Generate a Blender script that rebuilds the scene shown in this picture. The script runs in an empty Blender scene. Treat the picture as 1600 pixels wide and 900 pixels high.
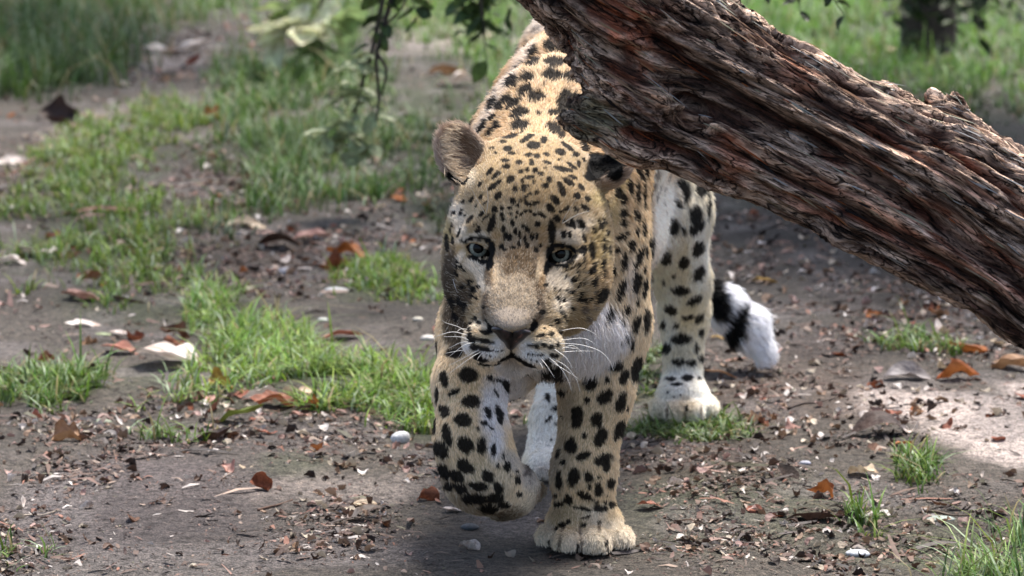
import bpy, math, random
import numpy as np
from mathutils import Vector, Matrix
from mathutils.bvhtree import BVHTree

rng = np.random.default_rng(7)
random.seed(7)
SC = bpy.context.scene

# ------------------------------------------------------------------ camera
CAM_H = 0.84                      # camera height above the path, metres
FPX = 5714.0                      # focal length in photo pixels (1600 wide)
PITCH = math.atan(760.0 / FPX)
CAM = np.array([0.0, 0.0, CAM_H])
FWD = np.array([0.0, math.cos(PITCH), -math.sin(PITCH)])
UP = np.array([0.0, math.sin(PITCH), math.cos(PITCH)])
RIGHT = np.array([1.0, 0.0, 0.0])
cam_data = bpy.data.cameras.new('camera')
cam = bpy.data.objects.new('camera', cam_data)
SC.collection.objects.link(cam)
cam.location = CAM
cam.rotation_euler = (math.pi / 2 - PITCH, 0, 0)
cam_data.sensor_width = 36.0
cam_data.lens = FPX / 1600.0 * 36.0
cam_data.clip_start = 0.05
cam_data.clip_end = 2000.0
cam_data.dof.use_dof = True
cam_data.dof.focus_distance = 3.88
cam_data.dof.aperture_fstop = 12.0
SC.camera = cam

# ------------------------------------------------------------------ light
SUN_EL, SUN_AZ = math.radians(68), math.radians(28)   # azimuth from +Y (behind the leopard) towards +X
world = bpy.data.worlds.new('World')
SC.world = world
world.use_nodes = True
wn = world.node_tree
bg = wn.nodes['Background']
sky = wn.nodes.new('ShaderNodeTexSky')
sky.sky_type = 'NISHITA'
sky.sun_disc = False
sky.sun_elevation = SUN_EL
sky.sun_rotation = SUN_AZ
sky.air_density = 1.0
sky.dust_density = 4.0
wn.links.new(sky.outputs['Color'], bg.inputs['Color'])
bg.inputs['Strength'].default_value = 0.103
sun_data = bpy.data.lights.new('sun', 'SUN')
sun_data.energy = 2.7
sun_data.angle = math.radians(14)
sun_data.color = (1.0, 0.955, 0.89)
sun = bpy.data.objects.new('sun', sun_data)
SC.collection.objects.link(sun)
sd = Vector((math.sin(SUN_AZ) * math.cos(SUN_EL), math.cos(SUN_AZ) * math.cos(SUN_EL), math.sin(SUN_EL)))
sun.rotation_euler = sd.to_track_quat('Z', 'Y').to_euler()
sun.location = (0, 4, 6)
SC.view_settings.view_transform = 'Standard'
SC.view_settings.look = 'None'
SC.view_settings.exposure = 1.4
SC.view_settings.gamma = 1.0

# ------------------------------------------------------------------ helpers
MM = 0.001
def ray_dir(px, py):
    return RIGHT * ((px - 800.0) / FPX) + UP * (-(py - 450.0) / FPX) + FWD

def P(px, py, D):
    """the point of the place that lies D metres away (along Y) on the sight line px, py"""
    d = ray_dir(px, py)
    return CAM + d * (D / d[1])

def G(px, py):
    d = ray_dir(px, py)
    return CAM + d * (-CAM_H / d[2])

def nrm(v):
    return v / np.maximum(np.linalg.norm(v, axis=-1, keepdims=True), 1e-12)

_perm = np.random.default_rng(3).permutation(256).astype(np.int64)
_perm = np.concatenate([_perm, _perm, _perm])
_val = np.random.default_rng(4).uniform(-1, 1, 256)

def vnoise(p):
    """smooth value noise in -1..1 at points p (N,3)"""
    p = np.asarray(p, dtype=np.float64)
    i = np.floor(p).astype(np.int64)
    f = p - i
    f = f * f * (3 - 2 * f)
    i &= 255
    r = 0.0
    for dx in (0, 1):
        wx = f[:, 0] if dx else 1 - f[:, 0]
        hx = _perm[(i[:, 0] + dx) & 255]
        for dy in (0, 1):
            wy = f[:, 1] if dy else 1 - f[:, 1]
            hy = _perm[hx + ((i[:, 1] + dy) & 255)]
            for dz in (0, 1):
                wz = f[:, 2] if dz else 1 - f[:, 2]
                r = r + wx * wy * wz * _val[_perm[hy + ((i[:, 2] + dz) & 255)]]
    return r

def fbm(p, octaves=4, gain=0.5):
    p = np.asarray(p, dtype=np.float64)
    r, a, t = 0.0, 1.0, 0.0
    for k in range(octaves):
        r = r + a * vnoise(p + 17.3 * k)
        t += a
        a *= gain
        p = p * 2.03
    return r / t

def smooth01(e0, e1, x):
    t = np.clip((x - e0) / (e1 - e0), 0, 1)
    return t * t * (3 - 2 * t)

def srgb(r, g, b):
    c = np.array([r, g, b]) / 255.0
    return np.where(c <= 0.04045, c / 12.92, ((c + 0.055) / 1.055) ** 2.4)

def mesh_from(name, V, F, mat=None, parent=None, smooth=True, cols=None, link=True):
    """V (N,3) float, F list/array of faces (equal length) -> linked mesh object"""
    V = np.asarray(V, dtype=np.float32)
    me = bpy.data.meshes.new(name)
    if isinstance(F, np.ndarray):
        n, k = F.shape
        me.vertices.add(len(V))
        me.vertices.foreach_set('co', V.ravel())
        me.loops.add(n * k)
        me.loops.foreach_set('vertex_index', F.astype(np.int32).ravel())
        me.polygons.add(n)
        me.polygons.foreach_set('loop_start', np.arange(0, n * k, k, dtype=np.int32))
        me.update(calc_edges=True)
    else:
        me.from_pydata([tuple(v) for v in V], [], F)
        me.update()
    if smooth and len(me.polygons):
        me.polygons.foreach_set('use_smooth', np.ones(len(me.polygons), dtype=bool))
    if cols is not None:
        a = me.color_attributes.new('col', 'FLOAT_COLOR', 'POINT')
        c = np.ones((len(V), 4), dtype=np.float32)
        c[:, :3] = cols
        a.data.foreach_set('color', c.ravel())
    if mat is not None:
        me.materials.append(mat)
    o = bpy.data.objects.new(name, me)
    if link:
        SC.collection.objects.link(o)
    if parent is not None:
        o.parent = parent
    return o

def tag(o, label=None, cat=None, group=None, kind=None):
    if label: o['label'] = label
    if cat: o['category'] = cat
    if group: o['group'] = group
    if kind: o['kind'] = kind
    return o

def empty(name, loc=(0, 0, 0)):
    o = bpy.data.objects.new(name, None)
    o.location = loc
    SC.collection.objects.link(o)
    return o

class NT:
    """small helper for node materials"""
    def __init__(s, name):
        s.m = bpy.data.materials.new(name)
        s.m.use_nodes = True
        s.t = s.m.node_tree
        s.b = s.t.nodes['Principled BSDF']
    def n(s, typ, **kw):
        nd = s.t.nodes.new(typ)
        for k, v in kw.items():
            if k in nd.inputs.keys():
                nd.inputs[k].default_value = v
            else:
                setattr(nd, k, v)
        return nd
    def l(s, a, b):
        s.t.links.new(a, b)
    def attr(s, name='col'):
        nd = s.n('ShaderNodeAttribute'); nd.attribute_name = name
        return nd.outputs['Color']
    def noise(s, scale, detail=4, rough=0.55, coord=None, vec_scale=None):
        nd = s.n('ShaderNodeTexNoise')
        nd.inputs['Scale'].default_value = scale
        nd.inputs['Detail'].default_value = detail
        nd.inputs['Roughness'].default_value = rough
        c = s.n('ShaderNodeTexCoord').outputs['Object'] if coord is None else coord
        if vec_scale:
            mp = s.n('ShaderNodeMapping')
            mp.inputs['Scale'].default_value = vec_scale
            s.l(c, mp.inputs['Vector']); c = mp.outputs['Vector']
        s.l(c, nd.inputs['Vector'])
        return nd.outputs['Fac']
    def ramp(s, fac, stops):
        nd = s.n('ShaderNodeValToRGB')
        el = nd.color_ramp.elements
        while len(el) < len(stops): el.new(0.5)
        for e, (p, c) in zip(el, stops):
            e.position = p
            e.color = (*c, 1) if len(c) == 3 else c
        s.l(fac, nd.inputs['Fac'])
        return nd.outputs['Color']
    def mix(s, a, b, fac, mode='MIX'):
        nd = s.n('ShaderNodeMix', data_type='RGBA', blend_type=mode)
        for sock, v in ((nd.inputs[6], a), (nd.inputs[7], b)):
            if hasattr(v, 'node'): s.l(v, sock)
            else: sock.default_value = (*v, 1)
        if hasattr(fac, 'node'): s.l(fac, nd.inputs[0])
        else: nd.inputs[0].default_value = fac
        return nd.outputs[2]
    def bump(s, h, strength, dist, prev=None):
        nd = s.n('ShaderNodeBump')
        nd.inputs['Strength'].default_value = strength
        nd.inputs['Distance'].default_value = dist
        s.l(h, nd.inputs['Height'])
        if prev is not None: s.l(prev, nd.inputs['Normal'])
        return nd.outputs['Normal']
    def out(s, col=None, rough=None, normal=None, spec=None):
        if col is not None:
            if hasattr(col, 'node'): s.l(col, s.b.inputs['Base Color'])
            else: s.b.inputs['Base Color'].default_value = (*col, 1)
        if rough is not None: s.b.inputs['Roughness'].default_value = rough
        if spec is not None: s.b.inputs['Specular IOR Level'].default_value = spec
        if normal is not None: s.l(normal, s.b.inputs['Normal'])
        return s.m

# ------------------------------------------------------------------ signed-distance modelling
class Cone:
    def __init__(s, a, b, ra, rb, k, reg, cut=False, mirror=None):
        s.a, s.b, s.ra, s.rb, s.k, s.reg, s.cut = np.array(a, float), np.array(b, float), ra, rb, k, reg, cut
    def box(s):
        r = max(s.ra, s.rb)
        return np.minimum(s.a, s.b) - r, np.maximum(s.a, s.b) + r
    def d(s, p):
        ba = s.b - s.a
        pa = p - s.a.astype(p.dtype)
        h = np.clip((pa @ ba.astype(p.dtype)) / max(ba @ ba, 1e-12), 0, 1)
        q = pa - h[..., None] * ba.astype(p.dtype)
        return np.sqrt((q * q).sum(-1)) - (s.ra + (s.rb - s.ra) * h)

class Ell:
    def __init__(s, c, r, k, reg, R=None, cut=False):
        s.c, s.r, s.k, s.reg, s.cut = np.array(c, float), np.array(r, float), k, reg, cut
        s.R = np.eye(3) if R is None else R      # rows are the local axes
    def box(s):
        e = np.sqrt(((s.R * s.r[:, None]) ** 2).sum(0))
        return s.c - e, s.c + e
    def d(s, p):
        q = (p - s.c.astype(p.dtype)) @ s.R.T.astype(p.dtype)
        k0 = np.sqrt(((q / s.r.astype(p.dtype)) ** 2).sum(-1))
        k1 = np.sqrt(((q / (s.r.astype(p.dtype) ** 2)) ** 2).sum(-1))
        return k0 * (k0 - 1) / np.maximum(k1, 1e-9)

def combine(cur, d, pr):
    k = pr.k
    if pr.cut:
        h = np.clip(0.5 - 0.5 * (cur + d) / k, 0, 1)
        return cur + (-d - cur) * h + k * h * (1 - h)
    h = np.clip(0.5 + 0.5 * (cur - d) / k, 0, 1)
    return cur + (d - cur) * h - k * h * (1 - h)

def sdf(prims, p):
    cur = np.full(p.shape[:-1], 1.0)
    for pr in prims:
        cur = combine(cur, pr.d(p), pr)
    return cur

def nets(prims, lo, hi, h, project=2):
    """surface nets of the union of prims on a grid of step h -> vertices, quads, normals"""
    n = np.ceil((np.array(hi) - lo) / h).astype(int) + 1
    ax = [(lo[i] + h * np.arange(n[i])).astype(np.float32) for i in range(3)]
    S = np.full(n, 0.05, dtype=np.float32)
    for pr in prims:
        b0, b1 = pr.box()
        m = 0.02 + pr.k
        i0 = np.clip(np.floor((b0 - m - lo) / h).astype(int), 0, n)
        i1 = np.clip(np.ceil((b1 + m - lo) / h).astype(int) + 1, 0, n)
        if (i1 <= i0).any(): continue
        sl = tuple(slice(a, b) for a, b in zip(i0, i1))
        g = np.stack(np.meshgrid(*[ax[i][sl[i]] for i in range(3)], indexing='ij'), -1)
        S[sl] = combine(S[sl], pr.d(g).astype(np.float32), pr)
    I = S < 0
    def corner(a, dx, dy, dz):
        return a[dx:n[0] - 1 + dx, dy:n[1] - 1 + dy, dz:n[2] - 1 + dz]
    cnt = np.zeros(n - 1, dtype=np.int8)
    for c in range(8):
        cnt += corner(I, c & 1, (c >> 1) & 1, (c >> 2) & 1)
    act = (cnt > 0) & (cnt < 8)
    idx = -np.ones(act.shape, dtype=np.int64)
    cells = np.argwhere(act)
    idx[act] = np.arange(len(cells))
    acc = np.zeros((len(cells), 3)); num = np.zeros(len(cells))
    cv = [S[cells[:, 0] + (c & 1), cells[:, 1] + ((c >> 1) & 1), cells[:, 2] + ((c >> 2) & 1)].astype(float) for c in range(8)]
    off = [np.array([c & 1, (c >> 1) & 1, (c >> 2) & 1], float) for c in range(8)]
    for a in range(8):
        for bit in (1, 2, 4):
            if a & bit: continue
            b = a | bit
            x = (cv[a] < 0) != (cv[b] < 0)
            t = np.where(x, cv[a] / np.where(x, cv[a] - cv[b], 1), 0)
            pt = off[a] + t[:, None] * (off[b] - off[a])
            acc += np.where(x[:, None], pt, 0); num += x
    V = np.array(lo) + h * (cells + acc / num[:, None])
    quads = []
    for axis in range(3):
        sl0 = [slice(None)] * 3; sl1 = [slice(None)] * 3
        sl0[axis] = slice(0, -1); sl1[axis] = slice(1, None)
        ch = I[tuple(sl0)] != I[tuple(sl1)]
        e = np.argwhere(ch)
        u, v = (axis + 1) % 3, (axis + 2) % 3
        ok = (e[:, u] > 0) & (e[:, v] > 0) & (e[:, u] < n[u] - 1) & (e[:, v] < n[v] - 1)
        e = e[ok]
        ins = I[e[:, 0], e[:, 1], e[:, 2]]
        def cell(du, dv):
            q = e.copy(); q[:, u] -= du; q[:, v] -= dv
            return idx[q[:, 0], q[:, 1], q[:, 2]]
        q = np.stack([cell(1, 1), cell(0, 1), cell(0, 0), cell(1, 0)], 1)
        q[~ins] = q[~ins][:, ::-1]
        quads.append(q)
    F = np.concatenate(quads)
    F = F[(F >= 0).all(1)]
    def samp(A, q):
        i = np.clip(np.floor(q).astype(int), 0, n - 2); f = q - i
        r = 0
        for c in range(8):
            dx, dy, dz = c & 1, (c >> 1) & 1, (c >> 2) & 1
            w = (f[:, 0] if dx else 1 - f[:, 0]) * (f[:, 1] if dy else 1 - f[:, 1]) * (f[:, 2] if dz else 1 - f[:, 2])
            r = r + w * A[i[:, 0] + dx, i[:, 1] + dy, i[:, 2] + dz]
        return r
    N = None
    for it in range(project + 1):
        q = (V - lo) / h
        g = np.stack([samp(S, q + e) - samp(S, q - e) for e in np.eye(3) * 0.9], -1) / (1.8 * h)
        gl = np.maximum(np.linalg.norm(g, axis=1), 0.3)
        N = g / gl[:, None]
        if it < project:
            V = V - N * np.clip(samp(S, q) / gl, -h * 0.8, h * 0.8)[:, None]
    return V, F, nrm(N)

def tube(pts, radii, seg=6, tip=False):
    """tapered tube round a polyline -> V, F(list)"""
    pts = np.array(pts, float); n = len(pts)
    T = nrm(np.gradient(pts, axis=0))
    ref = np.array([0, 0, 1.0]) if abs(T[0][2]) < 0.9 else np.array([1.0, 0, 0])
    V, F = [], []
    a = nrm(np.cross(T[0], ref))
    for i in range(n):
        a = nrm(a - T[i] * (a @ T[i]))
        b = np.cross(T[i], a)
        for j in range(seg):
            w = 2 * math.pi * j / seg
            V.append(pts[i] + radii[i] * (math.cos(w) * a + math.sin(w) * b))
    for i in range(n - 1):
        for j in range(seg):
            k = (j + 1) % seg
            F.append((i * seg + j, i * seg + k, (i + 1) * seg + k, (i + 1) * seg + j))
    F.append(tuple(range(seg))[::-1]); F.append(tuple((n - 1) * seg + j for j in range(seg)))
    return V, F

def catmull(pts, m=6):
    pts = [np.array(p, float) for p in pts]
    pts = [2 * pts[0] - pts[1]] + pts + [2 * pts[-1] - pts[-2]]
    out = []
    for i in range(1, len(pts) - 2):
        p0, p1, p2, p3 = pts[i - 1:i + 3]
        for t in np.linspace(0, 1, m, endpoint=False):
            out.append(0.5 * ((2 * p1) + (-p0 + p2) * t + (2 * p0 - 5 * p1 + 4 * p2 - p3) * t * t + (-p0 + 3 * p1 - 3 * p2 + p3) * t ** 3))
    out.append(pts[-2])
    return np.array(out)

# ================================================================== LEOPARD

def frame(roll=0.0, pitch=0.0, yaw=0.0):
    """rows: right, up, away axes as seen by the viewer, rolled clockwise; pitch tips the top away"""
    r = math.radians(roll)
    x = RIGHT * math.cos(r) - UP * math.sin(r)
    y = UP * math.cos(r) + RIGHT * math.sin(r)
    z = FWD.copy()
    p = math.radians(pitch)
    y, z = y * math.cos(p) + z * math.sin(p), z * math.cos(p) - y * math.sin(p)
    w = math.radians(yaw)
    x, z = x * math.cos(w) + z * math.sin(w), z * math.cos(w) - x * math.sin(w)
    return np.array([x, y, z])
HR = frame(5.5)

REG = {}
def region(name, length, color, flow, stiff=0.35, rad=0.35, dens=1.0):
    REG[name] = dict(len=length, col=np.array(color), flow=flow, stiff=stiff, rad=rad, dens=dens, i=len(REG))
TAN = srgb(212, 172, 120); WHITE = srgb(228, 222, 214); OLIVE = srgb(165, 138, 98); CREAM = srgb(222, 208, 180)
region('face', 4.6, srgb(180, 154, 114), 'nose', 0.30, 0.25, 2.2)
region('cheek', 9, srgb(172, 148, 108), 'nose', 0.35, 0.28, 1.6)
region('bridge', 4.6, srgb(160, 138, 110), 'nose', 0.42, 0.25, 3.4)
region('pad', 5.0, srgb(214, 200, 176), 'nose', 0.35, 0.24, 2.4)
region('chin', 9, srgb(205, 195, 185), 'nose', 0.35, 0.26, 1.8)
region('ear', 9, srgb(172, 150, 132), 'ear', 0.35, 0.26, 2.0)
region('neck', 10, srgb(204, 172, 126), 'back', 0.25, 0.34, 1.0)
region('torso', 12, srgb(208, 176, 132), 'back', 0.25, 0.38, 0.8)
region('rump', 16, srgb(220, 206, 188), 'back', 0.25, 0.40, 0.7)
region('chest', 20, srgb(222, 214, 205), 'down', 0.25, 0.36, 1.0)
region('shoulder', 10, srgb(224, 200, 160), 'down', 0.25, 0.36, 1.0)
region('foreleg', 7.0, srgb(226, 202, 162), 'bone', 0.28, 0.32, 1.3)
region('forepaw', 6, srgb(214, 198, 170), 'paw', 0.30, 0.32, 1.2)
region('hindleg', 10, srgb(226, 216, 192), 'down', 0.25, 0.38, 0.9)
region('hindpaw', 7, srgb(220, 212, 190), 'paw', 0.30, 0.36, 1.0)
region('tail', 23, srgb(236, 236, 240), 'bone', 0.45, 0.42, 1.2)

PR = []
def cone(a, b, ra, rb, k, reg, cut=False):
    PR.append(Cone(P(*a), P(*b), ra * MM, rb * MM, k * MM, reg, cut)); return PR[-1]
def ell(c, r, k, reg, R=None, cut=False):
    PR.append(Ell(P(*c), np.array(r) * MM, k * MM, reg, HR if R is None else R, cut)); return PR[-1]
VR = frame(0)

# trunk: rump, barrel, chest, shoulders, neck
ell((950, 126, 4.90), (122, 128, 150), 30, 'rump', VR)
cone((943, 158, 4.80), (908, 195, 4.45), 120, 114, 50, 'torso')
ell((872, 250, 4.27), (93, 122, 150), 40, 'torso', VR)
ell((926, 335, 4.19), (50, 118, 85), 40, 'shoulder', VR)
ell((790, 355, 4.19), (50, 106, 85), 40, 'shoulder', VR)
cone((868, 265, 4.20), (836, 330, 3.99), 98, 70, 50, 'neck')
ell((874, 440, 4.13), (83, 90, 74), 45, 'shoulder', VR)
ell((872, 515, 4.10), (70, 52, 68), 30, 'chest', VR)
cone((900, 380, 4.5), (960, 330, 4.85), 90, 78, 60, 'rump')
# near standing foreleg
cone((938, 380, 4.17), (948, 520, 4.16), 50, 43, 35, 'foreleg')
cone((948, 510, 4.16), (932, 610, 4.13), 46, 39, 25, 'foreleg')
cone((932, 610, 4.13), (912, 738, 4.11), 39, 33, 20, 'foreleg')
cone((912, 738, 4.11), (912, 795, 4.12), 33, 34, 20, 'foreleg')
ell((913, 818, 4.115), (44, 29, 48), 12, 'forepaw', VR)
for (x, y, D, r) in ((861, 840, 4.095, 17.5), (889, 848, 4.065, 19.5), (929, 850, 4.06, 20.5), (966, 842, 4.085, 18)):
    cone((x, y, D), (x + (x - 913) * 0.03, y + 7, D - 0.02), r, r * .88, 5.5, 'forepaw')
# raised foreleg
cone((775, 400, 4.16), (748, 520, 4.10), 50, 42, 30, 'foreleg')
cone((746, 520, 4.10), (735, 600, 4.04), 41, 37, 25, 'foreleg')
cone((733, 600, 4.04), (738, 690, 4.00), 38, 38, 20, 'foreleg')
cone((738, 690, 4.00), (752, 742, 4.00), 38, 40, 20, 'foreleg')
cone((752, 742, 4.00), (795, 768, 4.05), 38, 30, 18, 'forepaw')
ell((800, 762, 4.06), (28, 26, 30), 15, 'forepaw', VR)
cone((778, 790, 4.05), (805, 786, 4.10), 16, 13, 9, 'forepaw')
cone((805, 775, 4.06), (834, 766, 4.11), 16, 13, 9, 'forepaw')
cone((780, 440, 4.20), (792, 580, 4.14), 46, 33, 30, 'foreleg')
# far hind leg (image right)
cone((1022, 190, 4.90), (1052, 330, 4.83), 76, 43, 40, 'hindleg')
cone((1056, 330, 4.83), (1066, 440, 4.93), 43, 33, 30, 'hindleg')
cone((1068, 440, 4.93), (1069, 490, 5.00), 33, 31, 25, 'hindleg')
cone((1069, 480, 5.00), (1066, 590, 4.98), 30, 25, 20, 'hindleg')
ell((1067, 618, 4.95), (36, 26, 50), 18, 'hindpaw', VR)
for (x, y, D, r) in ((1032, 637, 4.93, 15), (1055, 642, 4.90, 16), (1083, 642, 4.90, 16), (1105, 635, 4.93, 15)):
    cone((x, y, D), (x, y + 4, D - 0.02), r, r * .9, 8, 'hindpaw')
# other hind leg, stepping forward
cone((930, 230, 4.85), (905, 430, 4.66), 80, 52, 40, 'hindleg')
cone((905, 430, 4.66), (892, 530, 4.80), 48, 34, 30, 'hindleg')
cone((892, 530, 4.80), (866, 660, 4.60), 33, 26, 25, 'hindleg')
cone((864, 655, 4.60), (852, 720, 4.56), 27, 25, 15, 'hindpaw')
ell((850, 728, 4.535), (27, 21, 42), 14, 'hindpaw', VR)
for (x, y, D, r) in ((832, 738, 4.52, 12), (848, 741, 4.50, 13), (866, 738, 4.51, 12)):
    cone((x, y, D), (x, y + 3, D - 0.015), r, r * .9, 7, 'hindpaw')
# tail
TAILP = [(1010, 60, 5.02), (1000, 190, 5.18), (1022, 330, 5.28), (1066, 440, 5.31), (1128, 478, 5.31), (1165, 510, 5.31), (1190, 545, 5.30)]
TAILR = [34, 26, 22, 21, 22, 24, 13]
for i in range(6):
    cone(TAILP[i], TAILP[i + 1], TAILR[i], TAILR[i + 1], 12, 'tail')

# head
ell((822, 322, 3.925), (72, 62, 82), 30, 'face')
ell((834, 262, 3.955), (60, 30, 40), 35, 'face')
ell((764, 432, 3.895), (38, 56, 52), 30, 'cheek')
ell((889, 440, 3.90), (39, 56, 52), 30, 'cheek')
ell((732, 395, 3.925), (26, 60, 40), 25, 'cheek')
ell((914, 395, 3.93), (26, 60, 42), 25, 'cheek')
cone((813, 390, 3.862), (800, 486, 3.79), 33, 25, 24, 'bridge')
ell((803, 463, 3.796), (28, 15, 64), 14, 'bridge', frame(5.5, -34))
ell((812, 348, 3.862), (40, 30, 24), 25, 'face')
ell((754, 398, 3.886), (30, 27, 25), 18, 'face')
ell((868, 408, 3.886), (30, 27, 25), 18, 'face')
ell((757, 360, 3.870), (21, 11, 14), 12, 'face')
ell((868, 368, 3.870), (21, 11, 14), 12, 'face')
cone((757, 430, 3.872), (770, 505, 3.818), 24, 24, 24, 'cheek')
cone((868, 438, 3.872), (843, 508, 3.818), 26, 24, 24, 'cheek')
ell((765, 535, 3.792), (29, 22, 31), 6, 'pad')
ell((838, 541, 3.792), (29, 23, 31), 6, 'pad')
ell((799, 522, 3.768), (15, 15, 14), 8, 'pad')
cone((801, 558, 3.818), (803, 575, 3.820), 13, 9, 6, 'chin')
cone((803, 552, 3.85), (830, 500, 3.95), 24, 42, 16, 'chin')
# eye openings
EYES = [((747.5, 388, 3.873), 24), ((875.5, 396.5, 3.873), -14)]
EYE_R = 15.0
for (e, rl) in EYES:
    PR.append(Ell(P(*e), np.array((17.2, 17.2, 17.2)) * MM, 7 * MM, 'face', HR))
for (e, rl) in EYES:
    R_ = frame(rl)
    PR.append(Ell(P(*e) - FWD * 0.024 - UP * 0.0032, np.array((15.0, 7.2, 26)) * MM, 2.0 * MM, 'face', R_, True))
    PR.append(Ell(P(*e), np.array((14.9, 14.9, 14.9)) * MM, 0.6 * MM, 'face', HR, True))
# ears: cupped shells
def ear(c, r, roll, pitch, yaw, depth, th):
    R = frame(roll, pitch, yaw)
    cc = P(*c)
    PR.append(Ell(cc, np.array(r) * MM, 12 * MM, 'ear', R))
    cut = cc - R[2] * depth * MM
    PR.append(Ell(cut + R[1] * 2 * MM, (np.array(r) - np.array([th, th * .7, th * .2])) * MM, 4 * MM, 'ear', R, True))
ear((722, 244, 3.945), (26, 39, 17), -24, 8, 12, 9, 3.4)
ear((952, 262, 3.955), (27, 30, 17), 40, 25, -60, 9, 3.4)

RI = list(REG)
def leopard_mesh(step=0.003):
    los = np.min([p.box()[0] for p in PR if not p.cut], 0) - 0.02
    his = np.max([p.box()[1] for p in PR if not p.cut], 0) + 0.02
    return nets(PR, los, his, step)

def reg_weights(pts):
    """softmin weights of the regions at surface points"""
    W = np.zeros((len(pts), len(RI)))
    for pr in PR:
        if pr.cut: continue
        d = pr.d(pts)
        s = 0.004 if pr.reg in ('bridge', 'pad', 'ear', 'chin') else 0.007
        W[:, RI.index(pr.reg)] += np.exp(-np.clip(d, -0.01, 1) / s)
    return W / W.sum(1, keepdims=True)

LV, LF, LN = leopard_mesh(STEP if 'STEP' in globals() else 0.003)
# soles flat on the ground
LV[:, 2] = np.where(LV[:, 2] < 0.006, 0.006 + (LV[:, 2] - 0.006) * 0.15, LV[:, 2])
print('leopard verts', len(LV), 'zmin', LV[:, 2].min())
BVH = BVHTree.FromPolygons([tuple(v) for v in LV], [tuple(f) for f in LF.tolist()])
def hit(px, py):
    d = ray_dir(px, py); d = d / np.linalg.norm(d)
    loc, nn, i, dist = BVH.ray_cast(Vector(CAM), Vector(d))
    if loc is None: return None
    return np.array(loc), np.array(nn)

# ------------------------------------------------------------------ coat pattern, some light and shade painted in
# each mark: x, y, half width, half height, turn (degrees, clockwise); one line per patch of the coat: origin, magnification
BLACK = []
def marks(ox, oy, z, txt, dst=BLACK):
    for m in txt.split(';'):
        v = [float(t) for t in m.split()]
        if not v: continue
        x, y, a, b = v[:4]; r = v[4] if len(v) > 4 else 0.0
        dst.append((ox + x / z, oy + y / z, a / z, b / z, r))
marks(680, 180, 7.5, "550 140 70 30 -60;660 40 45 26 -45;640 205 50 34 -60;715 120 45 30 -70;990 120 90 58 -5;935 20 60 32 0;870 250 100 26 -8;795 310 55 18 0;1075 270 100 30 -35;1150 350 80 48;665 387 35 14;705 445 22 16 20;850 393 55 32 -5;903 453 52 20 8;820 530 58 24 5;830 605 45 28;980 553 42 34;1090 465 42 30;1190 475 45 30;1125 550 30 42 -20;640 665 68 30 -45;710 705 70 28 -40;700 820 105 28 -40;880 755 58 45 -30;997 663 34 26;1075 640 22 35;1170 645 28 36;1090 730 45 28;1020 770 24 28;1155 780 30 30;1100 820 18 35;940 865 38 38;1040 860 40 45;520 815 35 20 -60")
marks(820, 180, 7.5, "350 160 80 52 40;420 235 45 45;300 120 50 30;60 250 60 25 -25;225 290 42 45 20;105 360 80 46;500 370 100 24 35;700 370 60 38 55;415 430 70 38 20;595 460 45 28;40 465 40 30;135 475 40 30;250 460 50 26 15;400 522 22 15;75 555 30 42 -15;260 553 55 24 8;690 525 35 16 50;630 570 45 24 75;560 600 75 22 35;775 598 32 24 30;445 635 115 30 10;120 645 28 38 15;25 640 24 34;190 685 45 33;560 728 65 26 15;510 780 80 33 35;290 760 42 42;240 825 42 36;415 840 70 42 65;660 850 50 33 50;800 720 110 33;60 720 55 28;105 780 25 30;235 615 28 12 10")
marks(680, 290, 7.5, "740 120 62 40 -50;915 185 36 36;1000 170 18 38;430 165 42 23 -45;535 135 40 28 -50;585 205 35 14 -45;475 245 25 13 -40;700 280 35 42;785 270 28 26;870 262 32 20;880 328 28 22;540 335 60 20 -45;595 375 65 16 -40;662 445 125 42 -72;790 375 60 26 70;905 440 22 50;800 510 28 45;825 590 30 50 20;878 610 30 42 10;410 395 60 24 -50;300 315 50 22 -65;215 335 45 18 -65;350 350 30 11 -50;195 500 60 20 -75;275 555 60 16 -70;150 680 26 110;205 640 16 50;505 530 42 26;520 490 24 20;465 465 30 12 -40;325 190 20 32 30;1050 180 23 45;970 240 20 30;1110 220 20 25;1165 205 45 23;955 315 18 22;1000 340 20 25;1040 320 18 25;1115 300 20 28;950 370 20 18;1165 335 35 18;1025 475 18 35;1060 500 13 50;1095 520 18 30;940 540 22 45;995 580 20 55;1050 620 20 50;1130 600 24 48;1185 590 18 45;980 690 22 40;910 730 35 18;1080 700 28 42;1180 750 28 38;780 720 35 33;825 755 26 20;1190 455 28 28;1105 100 20 30;1180 90 25 25")
marks(820, 290, 7.5, "135 85 32 28;115 210 55 28 -15;355 165 68 42 45;440 60 75 40 75;610 125 45 42;300 270 60 42 50;370 390 52 40 60;185 330 30 28;228 365 30 24;100 340 20 18;148 455 42 32;312 545 46 150;485 275 55 25 -35;415 310 20 14;595 280 40 20 35;705 265 65 30 35;735 160 40 30 45;460 410 20 25;500 460 35 22 45;560 450 60 33 65;655 460 70 42 65;450 550 33 24;452 590 33 24;525 575 40 26 65;695 620 55 26 70;815 530 50 28 75;885 470 70 30 78;930 430 50 18 65;960 555 42 18 80;785 770 37 105;920 720 22 105;690 735 40 34;700 850 13 60;1155 180 33 42;1150 330 38 28;1150 440 48 38;1130 600 80 33 -25;1065 765 50 38;1165 850 33 60;80 600 22 45;140 595 20 42;40 520 18 28;25 700 24 38;130 750 28 38;180 700 18 28;985 760 14 50;20 120 25 20;30 210 20 30;20 290 22 25;60 290 18 20")
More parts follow.
